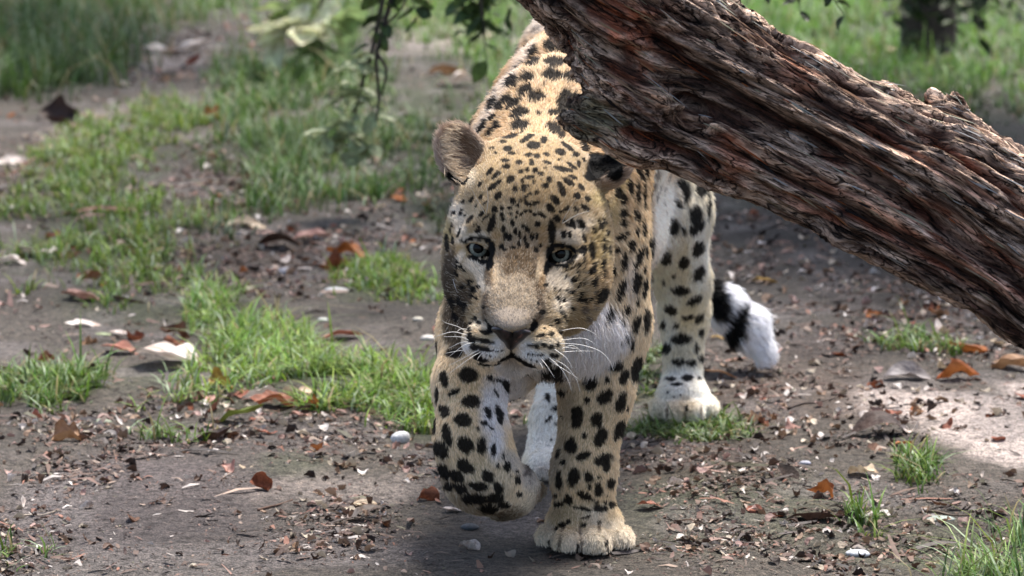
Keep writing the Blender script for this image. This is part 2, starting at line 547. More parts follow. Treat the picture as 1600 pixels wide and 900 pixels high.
marks(680, 400, 7.5, "410 300 36 28;455 395 36 46;510 360 28 18;585 600 26 24;300 130 36 26;355 170 25 16;255 150 20 110;470 735 33 28;420 810 33 42;510 790 30 30;615 790 62 18 60;200 560 45 100;130 430 24 150;300 520 40 60;350 590 35 50;240 700 50 60;395 330 26 22;490 490 30 18;330 370 34 24;430 470 20 26")  # long dark marks also paint the shadow beside cheek and upper arm
marks(820, 400, 7.5, "635 110 30 32;520 155 100 12 -25;620 200 60 16 75;575 285 45 30 15;480 240 24 18;345 395 35 13 65;400 410 25 20;495 410 26 26;550 430 35 20 -70;355 500 20 18;395 510 38 17 65;455 520 38 26 50;395 600 28 16 60;440 690 48 20 60;480 750 30 14 60;790 145 75 40 -70;905 110 75 26 -75;812 305 80 36 -80;695 325 35 22 -70;915 230 70 15 -70;655 450 38 26 -30;640 510 33 33;705 520 45 30 -40;770 500 24 24;825 440 40 20 -60;640 350 50 16 -60;560 615 35 20 -60;700 130 11 130;895 470 105 58 -55;1120 400 130 45 -72;1155 90 90 42 -80;1025 190 80 35 -82;200 655 38 30;375 775 32 42;305 820 22 18;220 845 14 14;985 700 80 38 -58;1170 640 70 36 -72;1130 770 45 23 70;120 810 52 26 -55;240 340 30 22;150 560 20 30")
marks(680, 500, 7.5, "580 150 70 26 20;430 215 40 28 20;570 245 130 28 12;440 240 50 35;560 335 125 30 12;650 355 50 16;725 370 20 11;780 360 10 12;650 425 12 12;695 425 8 8;745 430 8 8;605 410 14 14;500 440 55 70;400 190 32 40;230 395 95 50;390 650 108 82;105 700 92 46 78;225 840 70 32 -25;850 800 108 52 60;635 670 35 22;715 710 65 14 5;20 850 22 80;710 860 18 30;400 120 30 30;470 320 60 40;560 470 60 30")  # the wide mark on the shoulder is painted shadow
marks(820, 500, 7.5, "185 185 60 25 -10;305 165 38 28;395 155 42 38;55 300 45 20;140 305 38 30;225 300 40 33;305 320 38 30;385 290 24 33;110 405 42 11;180 410 60 14;45 400 18 12;340 415 60 28;75 460 14 12;15 450 10 10;135 480 15 14;260 500 50 55;1060 530 95 80 -30;770 740 80 82;970 705 33 40;1160 670 95 50 -62;350 560 90 90;400 650 70 70;250 630 40 60")  # the big blobs right of the chin paint chest shadow
marks(730, 0, 5, "645 365 36 44;715 365 38 44;750 250 35 22 10;870 420 55 56;925 455 35 22;680 490 75 32 -5;665 590 70 36 10;830 600 70 46;945 570 42 30 70;1010 585 55 22 65;965 745 36 45;1030 700 24 30;515 410 50 30 -70;520 480 55 30 -40;410 530 40 20 -35;460 600 42 30 -20;345 640 50 36 -30;450 705 52 30 -35;540 755 62 36;310 780 42 33 -40;190 815 62 20 -58;245 835 33 28 -20;360 815 65 23 -30;410 875 60 28;800 745 60 26 45;745 810 38 66;870 770 45 24 55;700 880 60 20;560 890 20 14;600 665 8 8")
marks(920, 230, 6, "450 150 110 22 82;520 200 80 15 75;490 280 60 15 65;385 370 65 27 75;270 430 30 50;455 430 14 105;515 450 12 130;325 495 28 42;320 625 38 33;425 620 20 55;460 670 16 60;425 495 11 17;870 350 60 42 20;910 440 42 75;1050 400 45 68;760 740 85 70 35;1000 650 56 100;1045 720 32 60;975 780 38 50;885 780 33 20 65;1120 570 13 120;1140 850 28 60;510 760 17 80;450 800 16 50;830 530 55 22 65")
marks(900, 370, 6, "840 190 50 72;1010 240 48 62;1140 110 75 48 -65;1150 340 78 48 -65;915 365 20 24;980 505 85 42 5;1105 595 80 33 -25;890 680 65 42 30;1060 750 60 26 -5;1150 760 60 33 -60;830 830 24 34;945 830 22 27;825 420 10 30;515 80 38 48;585 200 108 34 -68;655 150 13 60;450 235 64 30 -80;630 310 11 40;560 440 90 42 -82;570 620 45 17 -80;640 480 90 28 -82;560 810 95 38 -72;660 790 110 34 -88;690 60 9 60")
marks(840, 500, 6, "825 165 42 30 -55;880 225 60 23 -80;765 190 12 14;925 460 118 48 -77;630 720 78 55 -25;780 770 98 50 -72;460 750 28 28;845 830 24 11 -75;1035 290 110 14 -82;915 740 168 22 -80;230 680 38 36;165 830 40 22 -5;100 730 38 20 70;375 860 48 50")
marks(840, 640, 6, "555 95 68 56 -80;370 90 48 88;440 240 28 26;590 265 95 56 -62;760 190 105 40 -65;805 290 80 25 -78;310 340 58 68;425 435 80 42 -20;610 470 82 52 -10;645 540 35 48;195 410 48 18 -75;770 510 45 22 -78;240 500 28 26;200 660 36 78;340 640 82 52 -75;475 635 44 55;485 715 18 30;570 755 43 58;575 635 16 18;680 695 43 48;728 750 45 22 -72;440 810 76 32 30;285 850 42 48;160 805 28 18;200 890 42 28;550 860 19 11;630 870 19 14;690 890 24 20;660 795 11 11;750 890 19 24;100 95 48 16 -50;185 135 28 9 -10;235 70 20 9;130 283 19 6;95 337 12 7;160 10 30 8")
marks(660, 560, 6, "455 405 86 62;690 330 38 16 65;615 515 58 35 72;715 520 84 34 78;205 495 46 62;380 580 80 60 20;575 605 34 23 35;640 650 40 11 35;235 720 108 42 78;405 815 85 64 65;555 820 43 82;665 850 23 58;515 650 17 14;120 630 13 88;170 850 84 64 55;135 340 17 78;75 320 34 17 -20")
marks(660, 680, 6, "400 290 90 56 40;620 385 64 50 60;320 385 75 48 30;520 480 98 43 10;790 300 33 48;890 415 27 40;905 550 38 26 15;705 290 14 27;760 190 14 28;200 340 78 48 60;355 500 60 48;705 500 58 42 60;530 600 78 48;680 590 78 48;430 600 58 48;880 340 14 17;830 385 11 14;250 480 55 40;610 690 90 40;760 650 60 34")
marks(960, 240, 1.957, "205 567 29 17;160 597 12 16;264 548 9 13;190 525 8 10;152 527 8 13;250 598 7 15;198 637 20 11;235 640 15 11;264 630 9 12;172 689 14 7;225 686 17 10;257 688 6 6;148 677 6 7;190 706 18 5;222 780 4 9;180 745 5 3;200 738 4 3;165 730 4 3")
marks(640, 540, 2.5, "680 700 12 8;595 700 15 12;770 770 7 13;680 675 14 4;742 637 26 14;790 623 12 12;810 615 8 8;675 637 34 7 10;730 608 8 6;765 612 8 7;575 715 8 10;620 690 8 12 20;655 790 6 14;545 770 5 10;740 690 9 5;700 668 12 4")
GREY = []     # softer, greyer rosettes of the sunny flank and the far leg
marks(730, 0, 5, "670 170 30 13 -30;550 230 50 14 -30;610 255 35 18 -30;710 200 35 14 -40;600 120 30 11;650 90 20 9 -30;560 270 40 12 -40;430 500 22 12 -40;270 650 30 12 -50;215 720 30 12 -50;470 330 16 26 30", GREY)
marks(920, 230, 6, "640 260 24 42;600 370 24 60;655 370 20 60;620 470 18 50;740 270 18 60;690 400 16 30;680 520 22 26;700 600 12 24;760 150 20 40", GREY)
marks(660, 680, 6, "990 340 68 26 70;1010 440 30 12 40", GREY)
marks(820, 400, 7.5, "700 640 55 50;760 820 60 36;740 740 40 40;820 620 30 30", GREY)
marks(640, 540, 2.5, "450 500 10 30 70", GREY)
PAINT = {}    # further soft patches: colour, opacity, list
def patch(name, color, op, txt, soft=0.45, z=1.0, ox=0, oy=0):
    L = []; marks(ox, oy, z, txt, L); PAINT[name] = (np.array(color), op, soft, L)
patch('white', srgb(236, 222, 200), 0.85, "737 372 26 8 -10;890 372 22 9 8;905 352 24 14 -20;716 335 14 20;757 440 10 20 -20;742 415 18 12 30;756 412 18 4 35;866 436 12 18 25;893 407 22 5 -25;880 445 14 16 20;765 548 28 16 -8;836 556 34 14 14;790 530 7 13;822 532 9 16 20;875 475 14 14;716 405 6 16 30;720 360 10 8;884 366 26 6 5;700 330 5 20")
patch('lip_white', srgb(250, 246, 242), 1.0, "766 550 22 12 -8;838 560 26 11 14;775 543 16 14;822 548 14 15;730 545 8 10")
patch('chinw', srgb(206, 192, 180), 0.6, "800 592 20 12")
patch('chestw', srgb(238, 234, 236), 0.92, "918 520 30 34 -25;945 492 14 22 -35;905 540 30 40;985 440 10 36;790 620 26 44;768 640 18 50;800 600 26 40;775 690 14 30;965 520 16 30 -20;925 560 30 26 -20", 0.55)
patch('hindw', srgb(244, 240, 232), 0.85, "1035 330 26 60;1040 390 22 50;1075 610 46 40;1050 480 14 60;1090 400 16 60;1030 280 20 40;860 640 30 90;850 700 30 46", 0.5)
patch('flank_rimlight', srgb(232, 222, 212), 0.6, "848 40 22 34 -60;818 85 10 50 30;790 125 10 50 35;765 170 9 46 30;748 200 8 30 30", 0.6)  # rim light along the back edge, painted into the coat
patch('pawy', srgb(196, 170, 124), 0.6, "900 822 30 12;880 810 26 20;960 800 14 20;1068 636 24 16")
patch('pawg', srgb(216, 202, 180), 0.6, "965 838 26 26;905 845 22 20;855 835 14 20;930 825 12 26", 0.5)
patch('bridgec', srgb(172, 154, 130), 0.7, "800 465 34 44;798 500 34 14")
patch('bridged', srgb(104, 80, 50), 0.85, "812 405 26 20;795 420 12 10;830 425 10 12;762 432 6 16;845 445 8 18 ")
patch('bridgep', srgb(190, 176, 164), 0.5, "799 504 32 8;799 490 30 10")
patch('bridge_edge', srgb(84, 62, 40), 0.75, "768 432 5 22 10;760 468 5 20 6;758 494 5 12 0;838 436 5 22 -8;843 472 5 22 -4;842 496 5 10 10", 0.6)
patch('orange', srgb(196, 158, 104), 0.6, "776 375 9 16;848 372 8 20;772 420 6 30;846 415 6 30;690 330 10 30;930 400 14 40;940 430 16 30;925 470 26 12 -20;720 450 10 20")
patch('cream', srgb(222, 200, 164), 0.6, "800 340 24 24;845 335 14 14;738 330 16 14;905 335 20 12;960 360 26 60;985 440 20 60;776 430 5 22;843 418 5 24 15")
patch('ear_in', srgb(150, 122, 118), 0.8, "712 232 14 20;708 250 12 14")
patch('ear_brown', srgb(122, 92, 60), 0.75, "733 228 28 16 45;745 255 12 16")
patch('ear_rim', srgb(226, 208, 176), 0.7, "700 292 20 8;735 275 10 16;716 240 20 3 20;690 275 6 8")
patch('cheek_shade', srgb(50, 36, 26), 0.88, "704 440 12 62;720 500 20 34;705 500 14 50;722 470 13 34;716 530 20 26;735 460 6 18", 0.4)  # upper arm beside the cheek, its shade painted into the coat
patch('green_cheek', srgb(176, 158, 84), 0.45, "935 385 16 40;955 330 14 26;700 360 8 20;940 310 20 14;970 290 8 30 20", 0.6)
patch('pad_tan', srgb(196, 166, 116), 0.65, "752 524 22 10 15;850 520 30 10 -5;848 543 24 4;755 540 20 3 10;850 508 26 8 -8")
patch('wristd', srgb(104, 78, 52), 0.65, "735 785 40 26 25;790 805 36 14;700 750 14 30 -20;843 775 8 26 20", 0.55)
patch('wristg', srgb(188, 182, 178), 0.7, "825 745 16 22 -30;800 720 12 20 -40", 0.5)
patch('toes', srgb(84, 64, 48), 0.75, "874 850 2.5 16 12;909 856 2.5 18 0;948 850 2.5 16 -10;906 826 3 10 0;880 824 3 9 15;936 824 3 9 -8;1043 645 2 12;1070 648 2 13;1095 645 2 12", 0.5)
patch('hindgrey', srgb(120, 108, 100), 0.6, "850 742 18 18;862 730 10 20", 0.5)
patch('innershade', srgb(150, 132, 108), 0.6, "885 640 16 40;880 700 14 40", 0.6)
patch('tailw', srgb(246, 246, 252), 0.95, "1150 470 26 22 30;1195 540 26 40 -20;1165 480 22 22;1190 510 20 24", 0.3)
DEEP = []     # bare black rims, nose surround, lips, tail bands, ear back
marks(0, 0, 1, "724 377 8 3 25;736 373 10 4 -12;750 372 13 4.5 3;730 386 5 8 -20;763 376 8 6 50;768 390 7 16 5;765 412 6 13 10;741 404 13 4.5 25;754 409 12 5 5;731 390 9 3.5 52;"
      "864 386 8 5 -35;876 384 13 5 0;890 386 9 4 20;903 392 13 4.5 0;912 393 6 4 0;858 398 6 16 0;854 418 5 13 10;862 412 8 7 -20;877 416 14 4.5 0;891 410 10 4.5 -30;898 401 7 3.5 -40;"
      "769 512 10 3.5 25;766 516 6 6 40;835 506 7 9 -40;831 514 7 5 -30;799 545 2.2 13;"
      "789 561 14 4 -28;774 568 13 4 -8;757 569 12 4.5 8;746 562 8 9 20;811 561 14 4 28;827 571 13 4 22;845 577 13 4 6;862 574 9 6 -25;800 556 7 5;"
      "935 258 18 26 20;955 254 24 16;975 246 14 14;925 275 12 10;960 268 16 16 -30;930 247 20 8;"
      "1118 468 18 36 -30;1112 500 12 30;1152 512 15 36 15;1160 548 10 20;1168 560 8 12;"
      "712 275 17 9 10;721 282 14 8", DEEP)

class Marks:
    """marks of the coat and painted light or shade, fixed to the body: centre on the skin and the two axes they were measured along"""
    def __init__(s, L, lim=2.6):
        s.items = []
        for (x, y, a, b, r) in L:
            h = hit(x, y)
            if h is None: continue
            c, n = h
            sc = np.linalg.norm(c - CAM) / FPX
            v = nrm(c - CAM)
            w = math.radians(r)
            e1 = nrm(np.cross(UP, -v)); e1 = e1 if e1[0] > 0 else -e1
            e2 = np.cross(v, e1); e2 = e2 if e2[2] < 0 else -e2
            u1 = e1 * math.cos(w) + e2 * math.sin(w); u2 = -e1 * math.sin(w) + e2 * math.cos(w)
            s.items.append((c, u1, u2, a * sc, b * sc))
        s.lim = lim
    def mask(s, pts, soft=0.16, rough=0.35, scale=1.0):
        out = np.zeros(len(pts))
        nz = fbm(pts * 160, 2) * rough + fbm(pts * 420 + 5, 1) * rough * 0.5
        order = None
        for (c, u1, u2, a, b) in s.items:
            a *= scale; b *= scale
            R = max(a, b) * s.lim * 0.75 + 0.003
            i = np.nonzero((np.abs(pts[:, 0] - c[0]) < R) & (np.abs(pts[:, 1] - c[1]) < R * 1.3) & (np.abs(pts[:, 2] - c[2]) < R))[0]
            if not len(i): continue
            q = pts[i] - c
            v = np.sqrt((q @ u1 / a) ** 2 + (q @ u2 / b) ** 2) + nz[i] * min(1, 0.006 / max(min(a, b), .002))
            out[i] = np.maximum(out[i], smooth01(1 + soft, 1 - soft, v))
        return out
M_BLACK, M_GREY, M_DEEP = Marks(BLACK), Marks(GREY), Marks(DEEP)
M_PAINT = {k: Marks(v[3], 3.0) for k, v in PAINT.items()}

# spots on the parts of the body the sight line does not reach
LOGX = [845, 900, 945, 1000, 1100, 1200, 1330]; LOGY = [0, 60, 130, 240, 272, 320, 380]
def behind_log(p):
    q = p - CAM; z = q @ FWD
    x, y = 800 + FPX * (q @ RIGHT) / z, 450 - FPX * (q @ UP) / z
    return y < -4 or (x > 850 and y < np.interp(x, LOGX, LOGY) - 8)
def hidden_spots():
    r = np.random.default_rng(11)
    cand = LV[r.permutation(len(LV))[:9000]]; N = LN[r.permutation(len(LN))[:0]] if False else None
    W = reg_weights(cand)
    big = W[:, RI.index('torso')] + W[:, RI.index('rump')]
    head = sum(W[:, RI.index(k)] for k in ('face', 'cheek', 'bridge', 'pad', 'chin', 'ear', 'tail'))
    seen = np.array([it[0] for it in M_BLACK.items + M_GREY.items])
    keep, kr = [], []
    for p, w, hd in zip(cand, big, head):
        if hd > 0.4 or p[2] < 0.06: continue
        d = Vector(p - CAM); L = d.length
        if not behind_log(p):
            loc, n, i, dist = BVH.ray_cast(Vector(CAM), d / L)
            if dist is not None and dist > L - 0.012: continue
        rad = 0.0125 + 0.006 * w
        if np.min(np.linalg.norm(seen - p, axis=1)) < rad * 2.2: continue
        if keep and np.min(np.linalg.norm(np.array(keep) - p, axis=1)) < rad * 2.5: continue
        keep.append(p); kr.append(rad * r.uniform(0.75, 1.1))
    return np.array(keep), np.array(kr)
HS, HSR = hidden_spots()
print('spots', len(M_BLACK.items), 'hidden', len(HS))

BODYONLY = ('chestw', 'hindw', 'flank_rimlight', 'innershade')
LW = reg_weights(LV)
def coat(pts, W):
    base = W @ np.array([REG[k]['col'] for k in RI])
    base = base * (1 + 0.10 * fbm(pts * 60, 3)[:, None])
    warm = np.clip(fbm(pts * 25 + 9, 2), -1, 1)[:, None]
    base = base * (1 + warm * np.array([0.05, 0.0, -0.10]))
    body = 1 - sum(W[:, RI.index(k)] for k in ('face', 'cheek', 'bridge', 'pad', 'chin', 'ear'))
    for k, (colr, op, soft, L) in PAINT.items():
        m = (M_PAINT[k].mask(pts, soft, 0.2) * op * (body if k in BODYONLY else 1.0))[:, None]
        base = base * (1 - m) + colr * m
    g = M_GREY.mask(pts, 0.35, 0.5)[:, None] * 0.72
    base = base * (1 - g) + srgb(95, 84, 82) * g
    hd = np.clip(1 - body, 0, 1)
    b = M_BLACK.mask(pts, 0.11, 0.20, 1.05) * hd + np.maximum(M_BLACK.mask(pts, 0.13, 0.30, 1.12), M_BLACK.mask(pts, 0.13, 0.30, 1.28) * smooth01(0.4, 0.7, W[:, RI.index('neck')] + W[:, RI.index('torso')])) * (1 - hd)
    if len(HS):
        nz = fbm(pts * 160, 2) * 0.35
        for c, rr in zip(HS, HSR):
            i = np.nonzero(np.abs(pts - c).max(1) < rr * 1.5)[0]
            if len(i):
                v = np.linalg.norm(pts[i] - c, axis=1) / rr + nz[i]
                b[i] = np.maximum(b[i], smooth01(1.12, 0.88, v))
    d = M_DEEP.mask(pts, 0.16, 0.12)
    dk = srgb(13, 11, 11)
    base = base * (1 - b[:, None] * 0.97) + dk * b[:, None] * 0.97
    base = base * (1 - d[:, None]) + dk * 0.6 * d[:, None]
    return base, b, d

# ------------------------------------------------------------------ fur
NOSE = P(799, 520, 3.745)
BONES = [(pr, nrm(pr.b - pr.a)) for pr in PR if isinstance(pr, Cone) and pr.reg in ('foreleg', 'tail')]
def flow_at(pts, N, W):
    f = np.zeros_like(pts)
    d = nrm(pts - NOSE)
    nose = nrm(d + np.array([0, 0.45, 0.0]) + np.where(d[:, 2:3] > 0, [[0, 0.1, 0.1]], [[0, 0.1, -0.35]]))
    earc = nrm(pts - P(745, 290, 3.96)) * 0.7 + UP * 0.5
    side = np.where(pts[:, :1] > P(840, 300, 3.95)[0], 1.0, -1.0)
    earf = nrm(UP * 0.7 + side * RIGHT * 0.8 + 0.2 * FWD + 0 * pts)
    back = nrm(np.array([0.12, 1.0, -0.10]) + 0 * pts) + np.where(np.abs(N[:, :1]) > 0.3, np.array([0, 0, -0.7]), 0)
    down = nrm(np.array([0.0, 0.15, -1.0]) + 0 * pts)
    paw = nrm(np.array([0.0, -0.8, -0.6]) + 0 * pts)
    bone = np.zeros_like(pts)
    for pr, dr in BONES:
        w = np.exp(-np.clip(pr.d(pts), -0.01, 0.3) / 0.01)[:, None]
        bone += w * dr
    bone = nrm(bone)
    tab = dict(nose=nose, ear=earf, back=back, down=down, paw=paw, bone=bone)
    for i, k in enumerate(RI):
        f += W[:, i:i + 1] * tab[REG[k]['flow']]
    f += 0.22 * np.stack([vnoise(pts * 22 + q) for q in (0, 31, 57)], -1)
    f -= N * (f * N).sum(1, keepdims=True)
    return nrm(f)

def fur(total, leopard, mat):
    r = np.random.default_rng(5)
    tri = np.concatenate([LF[:, [0, 1, 2]], LF[:, [0, 2, 3]]])
    A = LV[tri]
    area = 0.5 * np.linalg.norm(np.cross(A[:, 1] - A[:, 0], A[:, 2] - A[:, 0]), axis=1)
    cen = A.mean(1)
    TW = LW[tri].mean(1)
    dens = TW @ np.array([REG[k]['dens'] for k in RI])
    n = nrm(np.cross(A[:, 1] - A[:, 0], A[:, 2] - A[:, 0]))
    facing = (n * nrm(CAM - cen)).sum(1)
    dens *= np.where(facing > -0.25, 1.0, 0.25)
    dens *= np.where(cen[:, 2] < 0.008, 0.1, 1.0)
    w = area * dens
    t = r.choice(len(tri), total, p=w / w.sum())
    u, v = r.random(total), r.random(total)
    f = u + v > 1; u[f], v[f] = 1 - u[f], 1 - v[f]
    T = tri[t]
    b = np.stack([1 - u - v, u, v], 1)
    pts = (LV[T] * b[:, :, None]).sum(1)
    N = nrm((LN[T] * b[:, :, None]).sum(1))
    W = (LW[T] * b[:, :, None]).sum(1)
    # keep eyes and nose leather bare
    ok = np.ones(total, bool)
    for (e, rl) in EYES:
        R = frame(rl); q = (pts - (P(*e) - FWD * 0.010 - UP * 0.0032)) @ R.T / (np.array((15.0, 7.0, 30)) * MM)
        ok &= (q ** 2).sum(1) > 1
    near = np.nonzero(np.linalg.norm(pts - NOSE, axis=1) < 0.05)[0]
    ok[near] &= sdf(NOSEP, pts[near]) > 0.0005
    pts, N, W = pts[ok], N[ok], W[ok]
    m = len(pts)
    length = (W @ np.array([REG[k]['len'] for k in RI])) * MM
    rad = (W @ np.array([REG[k]['rad'] for k in RI])) * MM
    lift = W @ np.array([REG[k]['stiff'] for k in RI])
    F = flow_at(pts, N, W)
    col, bl, dp = coat(pts + F * (length * 0.45)[:, None], W)
    length *= r.uniform(0.65, 1.2, m)
    eyeprox = np.ones(m)
    for (e, rl) in EYES:
        dd = np.linalg.norm(pts - P(*e), axis=1)
        eyeprox = np.minimum(eyeprox, smooth01(0.017, 0.034, dd))
    length *= 0.35 + 0.65 * eyeprox
    length *= 1 - 0.5 * dp * (W[:, RI.index('tail')] < 0.5)
    noseprox = smooth01(0.018, 0.04, np.linalg.norm(pts - NOSE, axis=1))
    length *= 0.6 + 0.4 * noseprox
    clump = np.stack([vnoise(pts * 260 + q) for q in (3, 77, 41)], -1)
    F = nrm(F + 0.30 * clump + 0.16 * r.normal(size=(m, 3)))
    lift = lift * r.uniform(0.6, 1.4, m)
    d0 = nrm(F + N * lift[:, None] * 1.7)
    d1 = nrm(F + N * lift[:, None] * 0.7 + np.array([0, 0, -0.05]))
    d2 = nrm(F + N * lift[:, None] * 0.15 + np.array([0, 0, -0.18]) * (length / 0.02)[:, None])
    L = length[:, None] / 3
    p0 = pts - N * 0.0008
    X = np.stack([p0, p0 + d0 * L, p0 + d0 * L + d1 * L, p0 + (d0 + d1 + d2) * L], 1)
    X[:, :, 2] = np.maximum(X[:, :, 2], 0.003)
    # long pale hairs inside the upright ear
    e0 = P(722, 244, 3.945)
    q = pts - e0
    ef = (W[:, RI.index('ear')] > 0.5) & (np.linalg.norm(q, axis=1) < 0.045) & ((q @ RIGHT < -0.010) | (q @ UP < -0.012)) & (N @ nrm(CAM - e0) > 0.2) & (r.random(m) < 0.30)
    k = np.nonzero(ef)[0]
    dd = nrm(RIGHT * 0.8 + UP * 0.25 - FWD * 0.35 + 0.30 * r.normal(size=(len(k), 3)))
    LL = r.uniform(0.010, 0.022, (len(k), 1))
    for j, t_ in enumerate((0, .35, .7, 1.0)):
        X[k, j] = p0[k] + dd * LL * t_ + np.array([0, 0, -0.006]) * t_ * t_
    col[k] = srgb(214, 192, 160)
    cd = bpy.data.hair_curves.new('fur')
    cd.add_curves([4] * m)
    cd.position_data.foreach_set('vector', X.reshape(-1).astype(np.float32))
    prof = np.array([1.0, 0.9, 0.65, 0.12])
    ra = cd.attributes.get('radius') or cd.attributes.new('radius', 'FLOAT', 'POINT')
    ra.data.foreach_set('value', (rad[:, None] * prof[None]).reshape(-1).astype(np.float32))
    col = col * r.uniform(0.82, 1.16, (m, 1))
    light = (r.random(m) < 0.10) & (bl < 0.5) & (dp < 0.3)
    col[light] = col[light] * 0.6 + 0.4 * srgb(240, 226, 200)
    ca = cd.attributes.new('col', 'FLOAT_COLOR', 'CURVE')
    c4 = np.ones((m, 4), np.float32); c4[:, :3] = np.clip(col, 0.003, 0.9)
    ca.data.foreach_set('color', c4.ravel())
    cd.materials.append(mat)
    o = bpy.data.objects.new('fur', cd)
    SC.collection.objects.link(o)
    o.parent = leopard
    o['kind'] = 'stuff'
    return o

# nose leather, a child mesh of its own
NOSEP = []
def nell(c, r, k, cut=False, R=None): NOSEP.append(Ell(P(*c), np.array(r) * MM, k * MM, 'n', HR if R is None else R, cut))
nell((799, 517, 3.757), (21, 6.5, 17), 3)
nell((799, 524, 3.756), (14, 9, 15), 5)
nell((799, 535, 3.758), (6, 8, 11), 5)
nell((780, 519, 3.739), (6.0, 3.2, 5), 1.6, True, frame(22))
nell((819, 519, 3.739), (6.0, 3.2, 5), 1.6, True, frame(-12))
nell((799, 534, 3.740), (1.2, 12, 3), 1.5, True)

# materials of the animal
def fur_mat():
    m = NT('fur')
    c = m.attr('col')
    hsv = m.n('ShaderNodeHueSaturation'); hsv.inputs['Saturation'].default_value = 0.84; hsv.inputs['Value'].default_value = 1.17
    m.l(c, hsv.inputs['Color'])
    return m.out(hsv.outputs['Color'], 0.62, spec=0.14)
def skin_mat():
    m = NT('skin')
    return m.out(m.attr('col'), 0.85, spec=0.2)
FURM, SKINM = fur_mat(), skin_mat()
skc, _, skd = coat(LV, LW)
leopard = mesh_from('leopard', LV, LF, SKINM, cols=skc * 0.75)
tag(leopard, 'spotted leopard walking towards the viewer with one forepaw raised', 'leopard')
fur(FURN if 'FURN' in globals() else 640000, leopard, FURM)

nv, nf, nn = nets(NOSEP, P(760, 560, 3.70) - 0.01, P(840, 500, 3.80) + 0.01, 0.0009, 1)
m = NT('nose_leather')
h = m.noise(900, 2)
nose_c = m.ramp(m.noise(130, 3), [(0.46, tuple(srgb(18, 13, 13))), (0.62, tuple(srgb(46, 30, 28))), (0.75, tuple(srgb(110, 74, 66)))])
m.out(nose_c, 0.33, m.bump(h, 0.4, 0.0006))
mesh_from('nose', nv, nf, m.m, leopard)

# eyes: ball with iris, clear glossy front
def eye(c, roll):
    c = P(*c)
    lat = []
    rings, seg = 40, 48
    gaze = nrm(CAM - c + np.array([0.0, 0, 0.10]))
    ax = np.array([nrm(np.cross(UP, gaze)), np.zeros(3), gaze]); ax[1] = np.cross(gaze, ax[0])
    V, F, Cc = [], [], []
    for i in range(rings + 1):
        th = math.pi * (i / rings) ** 1.25
        for j in range(seg):
            ph = 2 * math.pi * j / seg
            r = EYE_R * MM * (1.0 + 0.045 * max(0, math.cos(min(th * 1.6, math.pi / 2))))
            V.append(c + r * (math.sin(th) * math.cos(ph) * ax[0] + math.sin(th) * math.sin(ph) * ax[1] + math.cos(th) * ax[2]))
            t = math.degrees(th)
            n1 = 0.5 + 0.5 * math.sin(ph * 23 + math.sin(ph * 7) * 2)
            if t < 22.5: cc = (0.004, 0.004, 0.004)
            elif t < 38:
                cc = tuple(srgb(152, 154, 140) * (0.75 + 0.35 * n1) * (1.0 - 0.5 * max(0, (t - 32) / 6)) * (0.55 + 0.45 * min(1, (t - 20.5) / 3)))
            elif t < 42: cc = (0.01, 0.01, 0.01)
            else: cc = (0.04, 0.03, 0.025)
            Cc.append(cc)
    for i in range(rings):
        for j in range(seg):
            k = (j + 1) % seg
            F.append((i * seg + j, (i + 1) * seg + j, (i + 1) * seg + k, i * seg + k))
    mm = NT('eye'); mm.out(mm.attr('col'), 0.07, spec=0.16)
    mm.b.inputs['Coat Weight'].default_value = 0.05
    mm.b.inputs['Coat Roughness'].default_value = 0.02
    o = mesh_from('eye', V, np.array(F), mm.m, leopard, cols=np.array(Cc))
for (e, rl) in EYES: eye(e, rl)

# whiskers, each a hair of its own
WH = """680 500 3.80 3.78|370 140;270 80;130 35;80 0
680 500 3.80 3.78|385 180;200 140;0 195
680 500 3.80 3.80|400 240;300 200;100 195
680 500 3.80 3.78|380 110;300 105;240 150
680 500 3.80 3.80|410 262;300 265;150 335
680 500 3.80 3.80|455 262;330 300;150 440
680 500 3.80 3.82|430 340;280 360;120 390
680 500 3.78 3.78|520 345;400 410;150 540
680 500 3.78 3.76|560 360;420 440;130 650
680 500 3.80 3.82|430 265;350 320;270 440
680 500 3.77 3.76|580 380;520 420;490 470
820 500 3.80 3.80|400 130;640 95;800 150;880 230
820 500 3.80 3.80|420 240;680 215;840 290
820 500 3.80 3.78|400 275;640 290;860 355;980 460;1045 600
820 500 3.79 3.78|330 330;480 440;570 580
820 500 3.79 3.78|240 410;400 540;500 690;550 830
820 500 3.79 3.78|280 470;460 580;650 700
820 500 3.78 3.76|160 410;260 540;350 680
820 500 3.79 3.80|320 450;480 540;600 690;650 850
820 500 3.80 3.82|410 380;600 365;800 365
820 500 3.80 3.82|410 350;560 300;700 400
820 500 3.79 3.80|430 320;560 330;640 345
820 500 3.78 3.76|150 470;190 520;210 570
680 290 3.83 3.80|600 330;620 150;595 -20
680 290 3.83 3.81|590 340;500 180;410 10
820 290 3.83 3.80|430 440;520 280;600 170
820 290 3.83 3.81|430 450;600 350;760 295
680 400 3.86 3.84|190 200;240 380;350 630
680 400 3.86 3.84|170 540;250 630;385 685"""
wm = NT('whisker').out((0.82, 0.80, 0.76), 0.4)
